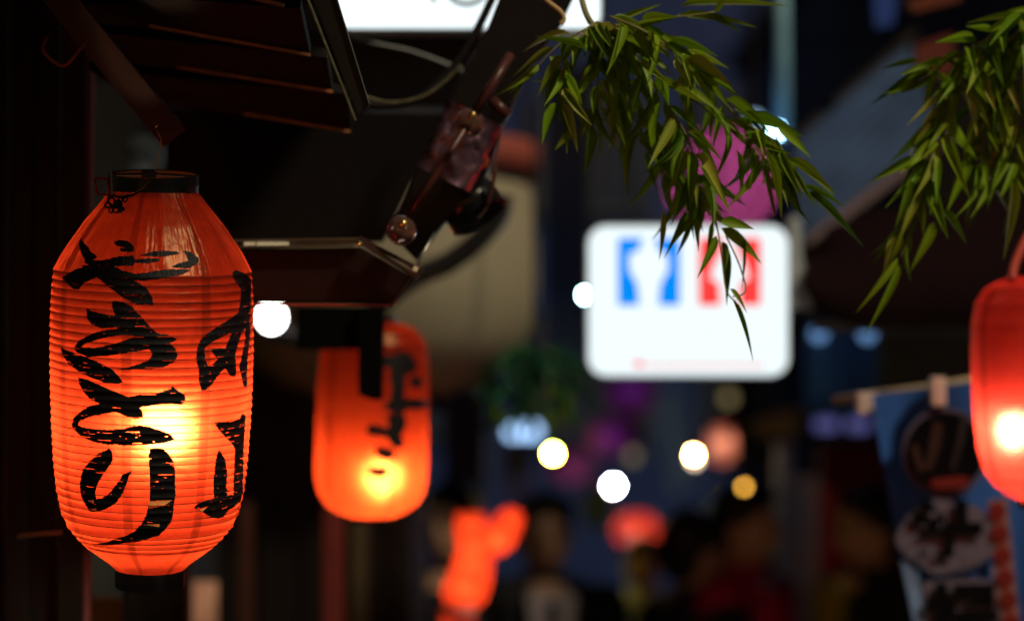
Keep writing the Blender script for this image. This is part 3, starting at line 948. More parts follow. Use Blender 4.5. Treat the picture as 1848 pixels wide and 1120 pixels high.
mf = thing('metal_frame', 'dark angled metal frame strut below the top white sign', 'frame', P(610, 100, 2.75))
MB().bar(P(548, -20, 2.74), P(642, 218, 2.76), .02, .0028).build('lit_frame_edge', surf('dull_olive', (.09, .08, .045), .5, bump=.6, scale=70, var=.9), mf, bevel=.001)  # olive strip paints the dull light on the frame's edge
MB().prism([P(556, -20, 2.76), P(602, -20, 2.76), P(666, 188, 2.76), P(646, 212, 2.76)], FWD * .03).build('channel', M_PAINTB, mf, bevel=.0015)
MB().bar(P(603, -20, 2.757), P(667, 188, 2.757), .004, .0010).build('bright_edge', surf('edge_steel', (.10, .11, .11), .5), mf)

st = thing('strut', 'black painted slanting arm with brackets reaching down from the top', 'support arm', P(860, 250, 3.2))
arm = [(915, -40), (1050, -40), (1012, 42), (962, 112), (925, 190), (904, 235), (884, 300), (868, 335), (802, 402), (770, 442), (752, 470), (712, 430), (690, 420), (720, 380), (760, 290), (800, 200), (840, 120), (880, 50)]
px_prism(arm, 3.2, .06).build('arm', M_PAINTB, st, bevel=.004)
fo = MB()
N1, N2 = 26, 18
A_, B_ = P(858, 205, 3.165), P(800, 325, 3.165)
axd = (B_ - A_).normalized()
sd_ = axd.cross(FWD).normalized()
Vf = []
for i in range(N1):
    for j in range(N2):
        t = i / (N1 - 1); u = j / (N2 - 1) * 2 - 1
        w = S(54, 3.17)
        q = A_ + (B_ - A_) * t + sd_ * (w * u) - FWD * (.020 * math.sqrt(max(0, 1 - u * u)) + .007 * (float(vnoise(np.array(t * 9 + u * 2.0), np.array(u * 4.0 + 9), 3)) + .5 * float(vnoise(np.array(t * 20.0), np.array(u * 11.0 + 50), 4))))
        Vf.append(q)
fo.add(Vf, [(i * N2 + j, i * N2 + j + 1, (i + 1) * N2 + j + 1, (i + 1) * N2 + j) for i in range(N1 - 1) for j in range(N2 - 1)])
fo.build('crumpled_wrap', M_FOIL, st, True)
hoodM = Matrix.Rotation(R(-32), 3, 'Y') @ Matrix.Rotation(R(-12), 3, 'X')
hd = thing('lamp_hood', 'black oval lamp hood with its rim highlight drawn as a bright wire', 'lamp hood', P(842, 362, 3.24))
MB().lathe([(.004, .045), (.022, .040), (.034, .022), (.040, -.01), (.0415, -.035), (.039, -.034), (.036, -.01), (.020, .03)], 40, hoodM, P(842, 355, 3.24)).build('hood', M_BLACK, hd, True)
MB().tube(spline([P(905, 225, 3.19), P(898, 270, 3.19), P(893, 310, 3.19), P(888, 345, 3.19), P(878, 375, 3.19), P(862, 395, 3.19)], 5), .0012, 6).build('rim_highlight', M_STEEL, hd, True)  # steel wire put in for the highlight along the hood's rim
MB().tube(spline([P(893, 305, 3.187), P(889, 335, 3.187), P(880, 372, 3.187)], 4), .0026, 6).build('bracket', M_BROWN, hd, True)
MB().sphere(P(872, 290, 3.175), S(11, 3.17), 12, 8, (1, .5, 1.5)).build('amber_reflector', surf('amber_reflector', (.6, .10, .03), .15, trans=.4), hd, True)
rod = thing('brown_rod', 'brown rod between two glass ball joints in front of the arm', 'rod', P(820, 260, 3.12))
MB().tube([P(922, 98, 3.10), P(855, 208, 3.08)], S(8.5, 3.12), 14).build('upper_rod', M_BROWN, rod, True)
MB().tube([P(850, 216, 3.08), P(727, 410, 3.08)], S(7.5, 3.12), 14).build('lower_rod', M_BROWN, rod, True)
M_GLASSB = bpy.data.materials.new('ball_glass'); M_GLASSB.use_nodes = True
_b = M_GLASSB.node_tree.nodes['Principled BSDF']
_b.inputs['Base Color'].default_value = (.6, .3, .24, 1); _b.inputs['Transmission Weight'].default_value = .9
_b.inputs['Roughness'].default_value = .04; _b.inputs['IOR'].default_value = 1.45
MB().sphere(P(724, 416, 3.08), S(27, 3.1), 24, 16).build('glass_ball', M_GLASSB, rod, True)
MB().sphere(P(848, 222, 3.09), S(26, 3.1), 24, 16).build('glass_ball', M_GLASSB, rod, True)
MB().sphere(P(728, 404, 3.045), S(8, 3.1), 14, 10).build('brass_bolt', M_BRASS, rod, True)
MB().sphere(P(853, 208, 3.045), S(8, 3.1), 14, 10).build('brass_bolt', M_BRASS, rod, True)
MB().tube([P(886, 180, 3.14), P(918, 210, 3.14)], S(11, 3.14), 12).build('stub_pipe', M_BROWN, rod, True)
bm_ = thing('fascia_beam', 'dark brown boxed beam end with tan top rail, right of the large lantern', 'beam', P(560, 490, 3.12))
px_prism([(330, 452), (652, 446), (750, 502), (708, 548), (330, 544)], 3.12, .09).build('beam', surf('fascia_brown', (.008, .003, .0028), .5, spec=.15, bump=.4, scale=14, var=.5), bm_, bevel=.002)
px_prism([(330, 546.5), (708, 548.5), (706, 551.5), (330, 550.5)], 3.112, .10).build('lit_lower_edge', surf('lit_edge_red', (.30, .05, .03), .4), bm_)  # red light on the beam's bottom edge, painted as a strip
for (a, b) in ((441, 461), (464, 522)):
    MB().bar(P(a, 440.5, 3.11), P(b, 440, 3.11), .012, S(6, 3.11)).build('rail_highlight', surf('highlight_cream', (.85, .80, .60), .4), bm_)  # pale pieces stand in for highlights reflected by the rail
MB().bar(P(524, 440, 3.115), P(652, 436, 3.115), .010, S(7, 3.11)).build('rail_highlight', M_GCABLE, bm_)
MB().bar(P(330, 436, 3.112), P(655, 431, 3.112), .014, S(3, 3.11)).build('top_rail', M_TAN, bm_)
MB().bar(P(330, 447, 3.11), P(640, 443, 3.11), .014, S(2.4, 3.11)).build('top_rail', M_TAN, bm_)
MB().bar(P(648, 430, 3.09), P(762, 489, 3.09), .014, S(8, 3.1)).build('slat', surf('slat_brown', (.03, .010, .008), .5), bm_, bevel=.0006)
MB().bar(P(655, 440, 3.085), P(756, 500, 3.085), .014, S(7, 3.1)).build('slat', MATS['slat_brown'], bm_, bevel=.0006)
MB().sphere(P(648, 440, 3.08), S(5, 3.1), 10, 8).build('screw', M_BRASS, bm_, True)
MB().tube([P(784, 420, 3.10), P(752, 478, 3.09), P(748, 490, 3.09)], .0018, 8).build('steel_rod', M_STEEL, bm_, True)
MB().tube([P(742, 500, 3.09), P(718, 535, 3.10), P(705, 556, 3.10)], .0016, 8).build('steel_rod', surf('dull_steel', (.12, .11, .11), .4, metal=.7), bm_, True)
MB().box(P(750, 485, 3.08), (.006, .004, .006), Matrix.Rotation(R(30), 3, 'Y')).build('steel_clip', surf('bright_steel', (.7, .75, .8), .2, metal=.6), bm_)

solo(MB().tube(spline([P(905, -40, 3.3), P(868, 40, 3.3), P(828, 110, 3.3), P(770, 170, 3.3), P(715, 190, 3.3), P(655, 186, 3.3), P(560, 160, 3.3)], 8), S(8, 3.3), 12),
     'black_pipe', M_CABLE, 'thick black pipe curving under the top white sign', 'pipe', smooth=True)
solo(MB().tube(spline([P(600, 45, 3.5), P(650, 72, 3.5), P(740, 92, 3.5), P(812, 118, 3.5), P(834, 128, 3.5)], 6), S(3, 3.5), 8), 'grey_cable', M_GCABLE,
     'thin pale grey cable running under the top white sign', 'cable', smooth=True)
solo(MB().tube(spline([P(640, 168, 3.25), P(700, 185, 3.25), P(760, 176, 3.25), P(800, 150, 3.25), P(832, 118, 3.25)], 6), S(3.4, 3.25), 8), 'worn_cable',
     MATS['dull_olive'], 'olive cable sagging beside the black pipe', 'cable', smooth=True)
solo(MB().tube(spline([P(960, -30, 3.08), P(985, 0, 3.08), P(1010, 20, 3.08), P(1018, 34, 3.08), P(1012, 44, 3.08)], 6), S(4.5, 3.1), 8), 'hooked_rope',
     surf('tan_cord', (.45, .30, .14), .5), 'tan cord with a hook at the top of the black arm', 'cord', smooth=True)
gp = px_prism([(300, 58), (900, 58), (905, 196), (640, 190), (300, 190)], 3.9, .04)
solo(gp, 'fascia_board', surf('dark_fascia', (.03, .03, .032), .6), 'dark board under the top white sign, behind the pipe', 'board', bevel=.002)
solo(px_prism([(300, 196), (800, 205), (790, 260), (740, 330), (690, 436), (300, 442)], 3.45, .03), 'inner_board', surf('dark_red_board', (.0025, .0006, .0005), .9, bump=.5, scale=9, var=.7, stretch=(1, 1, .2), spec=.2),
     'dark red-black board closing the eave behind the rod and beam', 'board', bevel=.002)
# thick hose arching in front of the cream lantern
hose = spline([P(905, 352, 4.4), P(900, 388, 4.4), P(866, 430, 4.4), P(812, 472, 4.4), P(750, 500, 4.4), P(690, 545, 4.4), P(650, 600, 4.4), P(600, 616, 4.4), P(545, 604, 4.4), P(470, 590, 4.4)], 8)
solo(MB().tube(hose, S(20, 4.4), 14), 'black_hose', M_CABLE, 'thick black hose looping in front of the cream lantern', 'hose', smooth=True)
solo(px_prism([(646, 552), (694, 552), (692, 640), (690, 722), (672, 722), (646, 712)], 3.7, .03), 'black_strap', surf('matt_black', (.003, .003, .003), .9, spec=.02),
     'black board hanging in front of the slimmer orange lantern', 'board', bevel=.002)
solo(px_prism([(535, 552), (650, 552), (652, 628), (640, 631), (535, 631)], 3.72, .03), 'dark_plate', MATS['matt_black'],
     'dark plate covering the top left of the slimmer orange lantern', 'plate', bevel=.002)

# left wall: upright boards, posts, panels (each is a thing's part)
wl = thing('board_wall', 'black upright board wall at the far left behind the large lantern', 'wall', P(60, 700, 3.4))
for i, (a, b) in enumerate(((-160, -60), (-57, 18), (21, 62), (65, 112), (115, 158))):
    dd = 3.36 + .02 * (i % 2)
    pts = [P(a, 0, dd), P(b, 0, dd)]
    x0, x1 = pts[0].x, pts[1].x
    MB().box(((x0 + x1) / 2, pts[0].y, 1.6), (x1 - x0, .025, 3.2)).build('plank', M_DWOOD, wl, bevel=.002)
p_ = P(165, 0, 3.38)
MB().box((p_.x, p_.y, 1.6), (S(9, 3.38), .03, 3.2)).build('post', surf('pink_red_paint', (.16, .045, .05), .5, bump=.4, scale=30), wl, bevel=.001)
pn = thing('mustard_board_wall', 'mustard-brown wall panel showing under the large lantern', 'panel', P(205, 1100, 3.9))
p0, p1 = P(150, 0, 3.9), P(252, 0, 3.9)
MB().box(((p0.x + p1.x) / 2, p0.y, .8), (p1.x - p0.x, .03, 1.6)).build('panel', surf('mustard_panel', (.22, .11, .03), .7, bump=.2, scale=8), pn, bevel=.002)
pp = thing('dark_post', 'wide dark post directly under the large lantern', 'post', P(300, 1100, 3.7))
p0, p1 = P(236, 0, 3.7), P(345, 0, 3.7)
MB().box(((p0.x + p1.x) / 2, p0.y, 1.1), (p1.x - p0.x, .08, 2.2)).build('post', M_DWOOD, pp, bevel=.004)
nt = thing('pink_notice', 'blurred pink-tan paper notice low between posts, right of the large lantern', 'notice', P(370, 1100, 4.6))
p0, p1 = P(349, 1048, 4.85), P(392, 1048, 4.85)
MB().box(((p0.x + p1.x) / 2, p0.y, p0.z - .12), (p1.x - p0.x, .006, .24)).build('notice', surf('pink_paper', (.62, .33, .24), .7), nt)
rp = thing('rope', 'short tan rope tied left of the lantern bottom', 'rope', P(70, 965, 3.1))
MB().tube(spline([P(35, 968, 3.12), P(60, 964, 3.1), P(85, 962, 3.1), P(112, 960, 3.1)], 4), .0035, 8).build('rope', surf('rope_tan', (.20, .11, .05), .8, bump=1, scale=80), rp, True)
# stalls: posts and curtains behind the second lantern
for (x, w, d, c, lb) in ((447, 22, 5.2, (.04, .012, .008), 'thin brown post between the large and the slimmer lantern'),
                         (603, 34, 4.9, (.10, .015, .013), 'dull red post below the slimmer orange lantern'),
                         (650, 26, 5.2, (.05, .036, .018), 'olive post beside the dull red post'),
                         (755, 30, 6.0, (.02, .018, .035), 'dark blue-grey post left of the bent red lantern')):
    q = P(x, 560, d)
    solo(MB().box((q.x, q.y, .85), (S(w, d), .06, 1.7)), 'stall_post', surf('stall_post_%d' % x, c, .5, bump=.4, scale=15), lb, 'post', 'posts of the stalls on the left', bevel=.003)
p0, p1 = P(395, 0, 5.6), P(745, 0, 5.6)
cu = thing('shop_stall', 'black stall front under the cream lantern', 'stall', ((p0.x + p1.x) / 2, p0.y, 0))
n_ = 9
for i in range(n_):
    a = p0.x + (p1.x - p0.x) * i / n_; b = p0.x + (p1.x - p0.x) * (i + .96) / n_
    MB().box(((a + b) / 2, p0.y + .01 * (i % 2), 1.05), (b - a, .025, 2.0)).build('plank', M_DWOOD, cu, bevel=.002)

# ------------------------------------------------------------------ right: awning, roof sheets, pole, banner
aw = thing('awning', 'dark maroon rounded awning right of the toilet sign', 'awning', P(1600, 500, 4.9))
dA = 5.0
M_MAR = surf('maroon_canvas', (.008, .003, .004), .9, spec=.04, bump=.2, scale=10)
aw_top = [(1452, 430), (1500, 400), (1600, 372), (1848, 340), (1990, 330)]
fr = []
prf = [(0, 0), (.02, -.05), (.05, -.12), (.04, -.18), (0, -.22), (-.05, -.235)]
Va = []
xs_ = np.linspace(1448, 1990, 24)
for x in xs_:
    ytop = np.interp(x, [1440, 1500, 1600, 1990], [440, 404, 376, 330])
    ybot = np.interp(x, [1440, 1470, 1540, 1640, 1990], [500, 560, 592, 598, 590])
    for k in range(9):
        t = k / 8
        Va.append(P(x, ytop + (ybot - ytop) * t, dA - .22 * math.sin(t * PI * .6)))
MB().add(Va, [(i * 9 + k, i * 9 + k + 1, (i + 1) * 9 + k + 1, (i + 1) * 9 + k) for i in range(23) for k in range(8)]).build('canvas', M_MAR, aw, True)
MB().bar(P(1470, 590, dA - .2), P(1990, 592, dA - .2), .02, .02).build('front_rail', M_CABLE, aw)
rs_ = thing('corrugated_roof', 'grey-blue corrugated plastic roof sloping above the awning', 'roof', P(1520, 280, 5.3))
M_CORR = surf('corrugated_plastic', (.06, .10, .21), .35, bump=.5, scale=6, var=.7, trans=.3)
quad = [P(1430, 262, 5.2), P(1640, 70, 5.6), P(1700, 250, 5.35), P(1440, 450, 4.95)]
Vq = []
NU, NV = 60, 8
for i in range(NU):
    for j in range(NV):
        u, v = i / (NU - 1), j / (NV - 1)
        q = quad[0].lerp(quad[3], u).lerp(quad[1].lerp(quad[2], u), v)
        Vq.append(q + Vector((0, -1, 0)) * .012 * math.sin(u * 50))
MB().add(Vq, [(i * NV + j, i * NV + j + 1, (i + 1) * NV + j + 1, (i + 1) * NV + j) for i in range(NU - 1) for j in range(NV - 1)]).build('sheet', M_CORR, rs_, True)
MB().bar(P(1436, 452, 4.94), P(1712, 245, 5.34), .03, .02).build('edge_board', surf('pinkish_board', (.09, .055, .065), .6), rs_)
MB().bar(P(1428, 258, 5.22), P(1648, 62, 5.62), .03, .02).build('edge_board', M_DWOOD, rs_)
bk = thing('sign_bracket', 'pale blue-grey bracket plate just right of the toilet sign', 'bracket', P(1440, 480, 4.8))
px_prism([(1425, 392), (1444, 392), (1446, 470), (1474, 545), (1462, 560), (1425, 555)], 4.8, .03).build('plate', surf('pale_plate', (.42, .47, .52), .4), bk, bevel=.002)
vp = thing('white_pole', 'pale vertical pole lit blue, rising above the toilet sign', 'pole', P(1410, 100, 5.6))
MB().tube([P(1411, 265, 5.6), P(1411, 100, 5.6), P(1411, -80, 5.6)], [S(17, 5.6), S(14, 5.6), S(12, 5.6)], 16).build('pole', surf('pale_blue_paint', (.14, .30, .42), .5), vp, True)
MB().sphere(P(1402, 236, 5.5), .013, 12, 8).build('lamp', emit('pole_lamp', (.35, .7, 1.0), 24), vp)
bb = thing('blue_lamp', 'small soft blue lamp above the magenta lantern', 'lamp', P(1362, 214, 5.7))
MB().sphere(P(1362, 216, 5.7), .017, 12, 8).build('bulb', emit('soft_blue', (.30, .50, .72), 1.6), bb)
MB().tube([P(1362, 205, 5.7), P(1364, -60, 5.7)], .004, 6).build('cord', M_CABLE, bb)
ob = thing('orange_board', 'dull orange board at the top right behind the leaves', 'board', P(1690, 40, 4.6))
px_prism([(1636, 2), (1735, -24), (1735, 0), (1650, 22)], 4.6, .03).build('board', surf('orange_paint', (.13, .03, .013), .6), ob)
px_prism([(1652, 82), (1720, 60), (1720, 135), (1656, 140)], 4.7, .03).build('board', surf('rust_paint', (.11, .02, .013), .6), ob)
px_prism([(1575, -30), (1624, -30), (1612, 45), (1580, 50)], 5.2, .03).build('blue_board', surf('deep_blue', (.02, .06, .32), .5), ob)
dk = px_prism([(1640, 100), (1990, 60), (1990, 420), (1660, 400)], 5.6, .05)
solo(dk, 'dark_shutter', M_DWOOD, 'dark shop shutter behind the right-hand leaves', 'shutter', bevel=.003)

bc = thing('blue_cloth', 'blue shop curtain with two soft lamps, right of the toilet sign', 'curtain', P(1525, 660, 6.2))
Vc = []
for i in range(30):
    for j in range(10):
        u, v = i / 29, j / 9
        Vc.append(P(1455 + 132 * u, 580 + 165 * v, 6.2) + Vector((0, .012 * math.sin(u * 26 + v), 0)))
MB().add(Vc, [(i * 10 + j, i * 10 + j + 1, (i + 1) * 10 + j + 1, (i + 1) * 10 + j) for i in range(29) for j in range(9)]).build('cloth', surf('sky_blue_cloth', (.05, .16, .42), .8, trans=.3), bc, True)
for x, y, lb in ((1478, 612, 'left'), (1565, 612, 'right')):
    MB().sphere(P(x, y - 10, 6.08), .020, 10, 8).build('lamp', emit('blue_soft_lamp', (.20, .42, .85), .75), bc)
MB().bar(P(1445, 574, 6.2), P(1600, 574, 6.2), .02, .02).build('curtain_rod', M_CABLE, bc)
gw = thing('olive_wall', 'dim olive-grey wall piece between blue curtain and banner rope', 'wall', P(1640, 640, 6.6))
px_prism([(1590, 580), (1780, 560), (1780, 720), (1590, 740)], 6.6, .05).build('wall', surf('olive_plaster', (.10, .095, .07), .8), gw)

rd = thing('banner_pole', 'tan pole on which the blue banner is clipped', 'pole', P(1680, 700, 3.9))
MB().tube([P(1505, 722, 4.0), P(1680, 700, 3.92), P(1900, 662, 3.84)], S(9, 3.9), 12).build('pole', surf('bamboo_tan', (.42, .33, .22), .5, bump=.3), rd, True)
MB().box(P(1565, 728, 3.92), (S(38, 3.9), .03, S(40, 3.9))).build('clip', surf('pink_clip', (.55, .42, .40), .5), rd, bevel=.003)
MB().box(P(1692, 706, 3.86), (S(26, 3.9), .03, S(52, 3.9))).build('clip', MATS['pink_clip'], rd, bevel=.003)

bn = thing('blue_banner', 'blue cloth banner with black characters in white outline and a red strip', 'banner', P(1740, 900, 3.85))
Vb = []
NU, NV = 40, 30


def bpt(u, v, lift=0.0):
    """u across 0..1, v down 0..1 on the hanging cloth"""
    xl = 1574 + 92 * v ** 1.1
    xr = 1840 + 50 * v
    y = (712 - 34 * u) * (1 - v) + v * 1230
    return P(xl + (xr - xl) * u, y, 3.88 - lift + .02 * math.sin(u * 7 + v * 3))


for i in range(NU):
    for j in range(NV):
        Vb.append(bpt(i / (NU - 1), j / (NV - 1)))
MB().add(Vb, [(i * NV + j, i * NV + j + 1, (i + 1) * NV + j + 1, (i + 1) * NV + j) for i in range(NU - 1) for j in range(NV - 1)]).build('cloth', surf('banner_blue', (.03, .10, .36), .9, spec=.05, bump=.1, var=.2, trans=.15), bn, True)
M_PWHITE = surf('print_white', (.17, .11, .13), .8)
M_PBLK = surf('print_black', (.004, .004, .005), .9, spec=.02)
M_PRED = surf('print_red', (.13, .008, .006), .8)


def bflat(pts, d, m, nm):
    px_prism(pts, d, .002).build(nm, m, bn)


def ell(cx, cy_, a, b, n=40, rough=0):
    return [(cx + a * math.cos(t) * (1 + rough * math.sin(5 * t + cx)), cy_ + b * math.sin(t) * (1 + rough * math.cos(7 * t))) for t in np.linspace(0, 2 * PI, n, endpoint=False)]


bflat(ell(1706, 815, 78, 80), 3.853, surf('print_greyblue', (.07, .065, .12), .8), 'emblem_outline')
bflat(ell(1706, 815, 70, 72), 3.849, M_PBLK, 'emblem_disc')
for nm, pl, m_ in (('emblem_stroke', [(1685, 760), (1702, 765), (1698, 800), (1680, 850), (1668, 846), (1676, 800)], surf('print_brown', (.022, .009, .008), .8)),
                   ('emblem_stroke', [(1735, 745), (1748, 752), (1738, 800), (1722, 850), (1714, 846), (1726, 800)], surf('print_grey', (.012, .011, .016), .8)),
                   ('emblem_stroke', [(1642, 805), (1656, 800), (1668, 840), (1660, 860)], MATS['print_brown']),
                   ('emblem_red', [(1682, 864), (1735, 858), (1752, 862), (1740, 880), (1690, 882), (1678, 874)], M_PRED)):
    bflat(pl, 3.845, m_, nm)
bflat(ell(1708, 968, 88, 66, rough=.05), 3.853, surf('print_pale', (.10, .09, .14), .8), 'character_outline')
bflat([(1664, 1050), (1740, 1040), (1795, 1046), (1812, 1240), (1690, 1240)], 3.853, MATS['print_pale'], 'character_outline')
bflat([(1625, 1010), (1655, 1030), (1690, 1170), (1660, 1170)], 3.856, surf('print_sky', (.13, .22, .42), .8), 'pale_stripe')


def text_mesh(ch, x, y, d, size_px, m, nm, parent, bold=.02):
    c = bpy.data.curves.new('glyph', 'FONT')
    c.body = ch
    c.align_x = 'CENTER'
    c.align_y = 'CENTER'
    c.offset = bold
    c.extrude = 0.008
    o = bpy.data.objects.new('glyph', c)
    col.objects.link(o)
    bpy.context.view_layer.update()
    dg = bpy.context.evaluated_depsgraph_get()
    me = bpy.data.meshes.new_from_object(o.evaluated_get(dg))
    bpy.data.objects.remove(o)
    bpy.data.curves.remove(c)
    xs = [v.co.x for v in me.vertices]; ys = [v.co.y for v in me.vertices]
    w = max(max(xs) - min(xs), max(ys) - min(ys)) or 1
    cx, cy_ = (max(xs) + min(xs)) / 2, (max(ys) + min(ys)) / 2
    off = offset_of(parent)
    o_ = P(x, y, d)
    k = S(size_px, d) / w
    for v in me.vertices:
        p = o_ + RT * ((v.co.x - cx) * k) + UP * ((v.co.y - cy_) * k) - FWD * (v.co.z * k)
        v.co = p - off
    me.materials.clear()
    me.materials.append(m)
    link_mesh(nm, me, m, parent)


text_mesh('社', 1708, 966, 3.845, 136, M_PBLK, 'character', bn, .055)
text_mesh('場', 1735, 1118, 3.845, 136, M_PBLK, 'character', bn, .055)
bflat([(1782, 902), (1818, 898), (1850, 1200), (1802, 1200)], 3.853, M_PWHITE, 'strip')
for i in range(6):
    y = 922 + i * 40
    x = 1799 + i * 5.2
    bflat(ell(x, y, 17, 15, 12, .08), 3.849, M_PRED, 'red_character')
bflat([(1792, 905), (1808, 903), (1842, 1195), (1822, 1195)], 3.851, surf('print_dullred', (.22, .05, .045), .8), 'red_line')

# far odds: tan awning arm, grey post, red curtains, posters
od = thing('tan_sign_board', 'tan blurred sign board pointing right under the toilet sign', 'sign', P(1450, 755, 7.0))
px_prism([(1345, 768), (1420, 738), (1450, 736), (1440, 786), (1380, 790)], 7.0, .04).build('board', surf('tan_board', (.30, .23, .10), .7), od, bevel=.003)
MB().bar(P(1430, 755, 7.02), P(1560, 738, 6.9), .03, S(12, 7)).build('arm', M_BROWN, od)
gpst = thing('grey_post', 'pale grey-blue post in the middle of the right-hand crowd', 'post', P(1432, 1000, 7.6))
q0 = P(1402, 800, 7.6); q1 = P(1430, 800, 7.6)
MB().box(((q0.x + q1.x) / 2, q0.y, q0.z / 2), (q1.x - q0.x, .05, q0.z)).build('post', surf('grey_blue_post', (.35, .48, .85), .6), gpst, bevel=.003)
q0 = P(1433, 858, 7.55); q1 = P(1474, 858, 7.55)
MB().box(((q0.x + q1.x) / 2, q0.y, q0.z - .3), (q1.x - q0.x, .02, .6)).build('poster', surf('grey_poster', (.55, .65, .80), .7), gpst)
rc = thing('red_shop_curtain', 'dark red shop curtain behind the man at the right', 'curtain', P(1540, 900, 7.4))
px_prism([(1478, 800), (1660, 790), (1680, 1300), (1480, 1300)], 7.8, .03).build('cloth', surf('dark_red_cloth', (.10, .012, .014), .8), rc)
px_prism([(1480, 880), (1512, 880), (1516, 1300), (1484, 1300)], 7.7, .02).build('stripe', surf('red_cloth', (.60, .02, .05), .8), rc)
for x in (1492, 1550):
    px_prism(rrect(x, 766, 42, 22, 8, 3), 7.3, .02).build('lamp', emit('dim_violet', (.10, .10, .30), .8), rc)
bp_ = thing('blue_poster', 'blue-grey streaked banner hanging left of the white halo bulb', 'banner', P(1200, 760, 10.8))
px_prism([(1165, 715), (1230, 700), (1262, 860), (1215, 900)], 10.8, .02).build('cloth', surf('poster_blue', (.13, .20, .36), .7), bp_)
for (x0, y0, x1, y1, d, c, lb) in ((800, 700, 880, 900, 8.5, (.03, .02, .06), 'dark plum sign board hanging on the left, above the bent red lantern'),
                                   (905, 800, 960, 905, 11, (.10, .07, .20), 'violet-grey sign board far behind the suited man'),
                                   (1050, 880, 1105, 950, 12, (.20, .22, .04), 'dull olive-green sign board far beyond the low white bulb'),
                                   (1290, 560, 1400, 850, 12, (.02, .02, .05), 'near-black sign board far below the right half of the toilet sign'),
                                   (1120, 730, 1165, 830, 13, (.25, .16, .30), 'lilac sign board far behind the purple lanterns')):
    q = P((x0 + x1) / 2, (y0 + y1) / 2, d)
    fs = thing('far_sign_board', lb, 'sign', q, 'sign boards far down the alley')
    MB().box(q, (S(x1 - x0, d), .06, S(y1 - y0, d))).build('board', surf('board_%d' % x0, c, .6), fs, bevel=.004)
    MB().bar(q + Vector((0, 0, S(y1 - y0, d) / 2)), Vector((q.x, q.y, 4.0)), .015, .015).build('hanger', M_CABLE, fs)
ns = thing('navy_shutter', 'navy shutter left of the toilet sign', 'shutter', P(1020, 480, 6.4))
for i in range(7):
    x = 985 + i * 11.5
    px_prism([(x, 120), (x + 10.5, 120), (x + 10.5, 650), (x, 650)], 6.6, .02).build('slat', surf('navy_paint', (.025, .045, .13), .5), ns)

# ------------------------------------------------------------------ BAMBOO LEAVES
def leaf_mesh(curv, fold, nm):
    V = []; F = []
    n = 9
    for i in range(n):
        t = i / (n - 1)
        w = .5 * (math.sin(PI * t ** .62) ** .9) * (1 - .35 * t) if 0 < t < 1 else .012
        x = t
        z = -curv * t * t
        V += [(x, -w, z + fold * w), (x, 0, z), (x, w, z + fold * w)]
    for i in range(n - 1):
        a = i * 3
        F += [(a, a + 1, a + 4, a + 3), (a + 1, a + 2, a + 5, a + 4)]
    return mesh_of(nm, V, F, None, True)


def leaf_mat(name, cols, tr=.35):
    m, n, l = new_mat(name)
    b = n['Principled BSDF']
    b.inputs['Roughness'].default_value = .5
    b.inputs['Specular IOR Level'].default_value = .25
    oi = n.new('ShaderNodeObjectInfo')
    rp = n.new('ShaderNodeValToRGB')
    e = rp.color_ramp.elements
    e[0].color = (*cols[0], 1); e[1].color = (*cols[-1], 1)
    for i, c in enumerate(cols[1:-1]):
        x = e.new((i + 1) / (len(cols) - 1)); x.color = (*c, 1)
    l.new(oi.outputs['Random'], rp.inputs[0])
    tc = n.new('ShaderNodeTexCoord')
    wv = n.new('ShaderNodeTexWave'); wv.bands_direction = 'Y'
    wv.inputs['Scale'].default_value = 5; wv.inputs['Distortion'].default_value = 1
    l.new(tc.outputs['Object'], wv.inputs['Vector'])
    mp = n.new('ShaderNodeMapRange'); mp.inputs[3].default_value = .75; mp.inputs[4].default_value = 1.1
    l.new(wv.outputs['Fac'], mp.inputs[0])
    vm = n.new('ShaderNodeVectorMath'); vm.operation = 'SCALE'
    l.new(rp.outputs[0], vm.inputs[0]); l.new(mp.outputs[0], vm.inputs['Scale'])
    l.new(vm.outputs[0], b.inputs['Base Color'])
    t = n.new('ShaderNodeBsdfTranslucent'); l.new(vm.outputs[0], t.inputs[0])
    mx = n.new('ShaderNodeMixShader'); mx.inputs[0].default_value = tr
    l.new(b.outputs[0], mx.inputs[1]); l.new(t.outputs[0], mx.inputs[2])
    l.new(mx.outputs[0], n['Material Output'].inputs[0])
    return m


M_LEAF = leaf_mat('bamboo_leaf', [(.13, .26, .005), (.22, .35, .008), (.07, .16, .004), (.30, .40, .012), (.15, .29, .005), (.44, .40, .07)])
M_STEM = surf('bamboo_stem', (.20, .18, .07), .5)
LEAVES = [leaf_mesh(c, f, 'leaf') for c, f in ((.10, .35), (.22, .2), (.02, .45), (.35, .3), (-.08, .3))]
for me in LEAVES:
    me.materials.append(M_LEAF)


M_LEAFG = leaf_mat('green_leaf', [(.02, .10, .035), (.03, .15, .06), (.015, .08, .045)])
LEAFG = leaf_mesh(.2, .3, 'leaf')
LEAFG.materials.append(M_LEAFG)


def place_leaf(root, p, d, L, w, me=None, roll=None):
    me = me or random.choice(LEAVES)
    o = bpy.data.objects.new('leaf', me)
    col.objects.link(o)
    o.parent = root
    d = d.normalized()
    up = Vector((random.uniform(-.8, .8), random.uniform(-1.2, .0), random.uniform(.1, 1))).normalized()
    y = up.cross(d)
    if y.length < .05:
        y = Vector((1, 0, 0)).cross(d)
    y.normalize()
    z = d.cross(y)
    M = Matrix((d, y, z)).transposed()
    M3 = M @ Matrix.Diagonal((L, w, L))
    M4 = M3.to_4x4()
    M4.translation = p - root.location
    o.matrix_local = M4
    return o


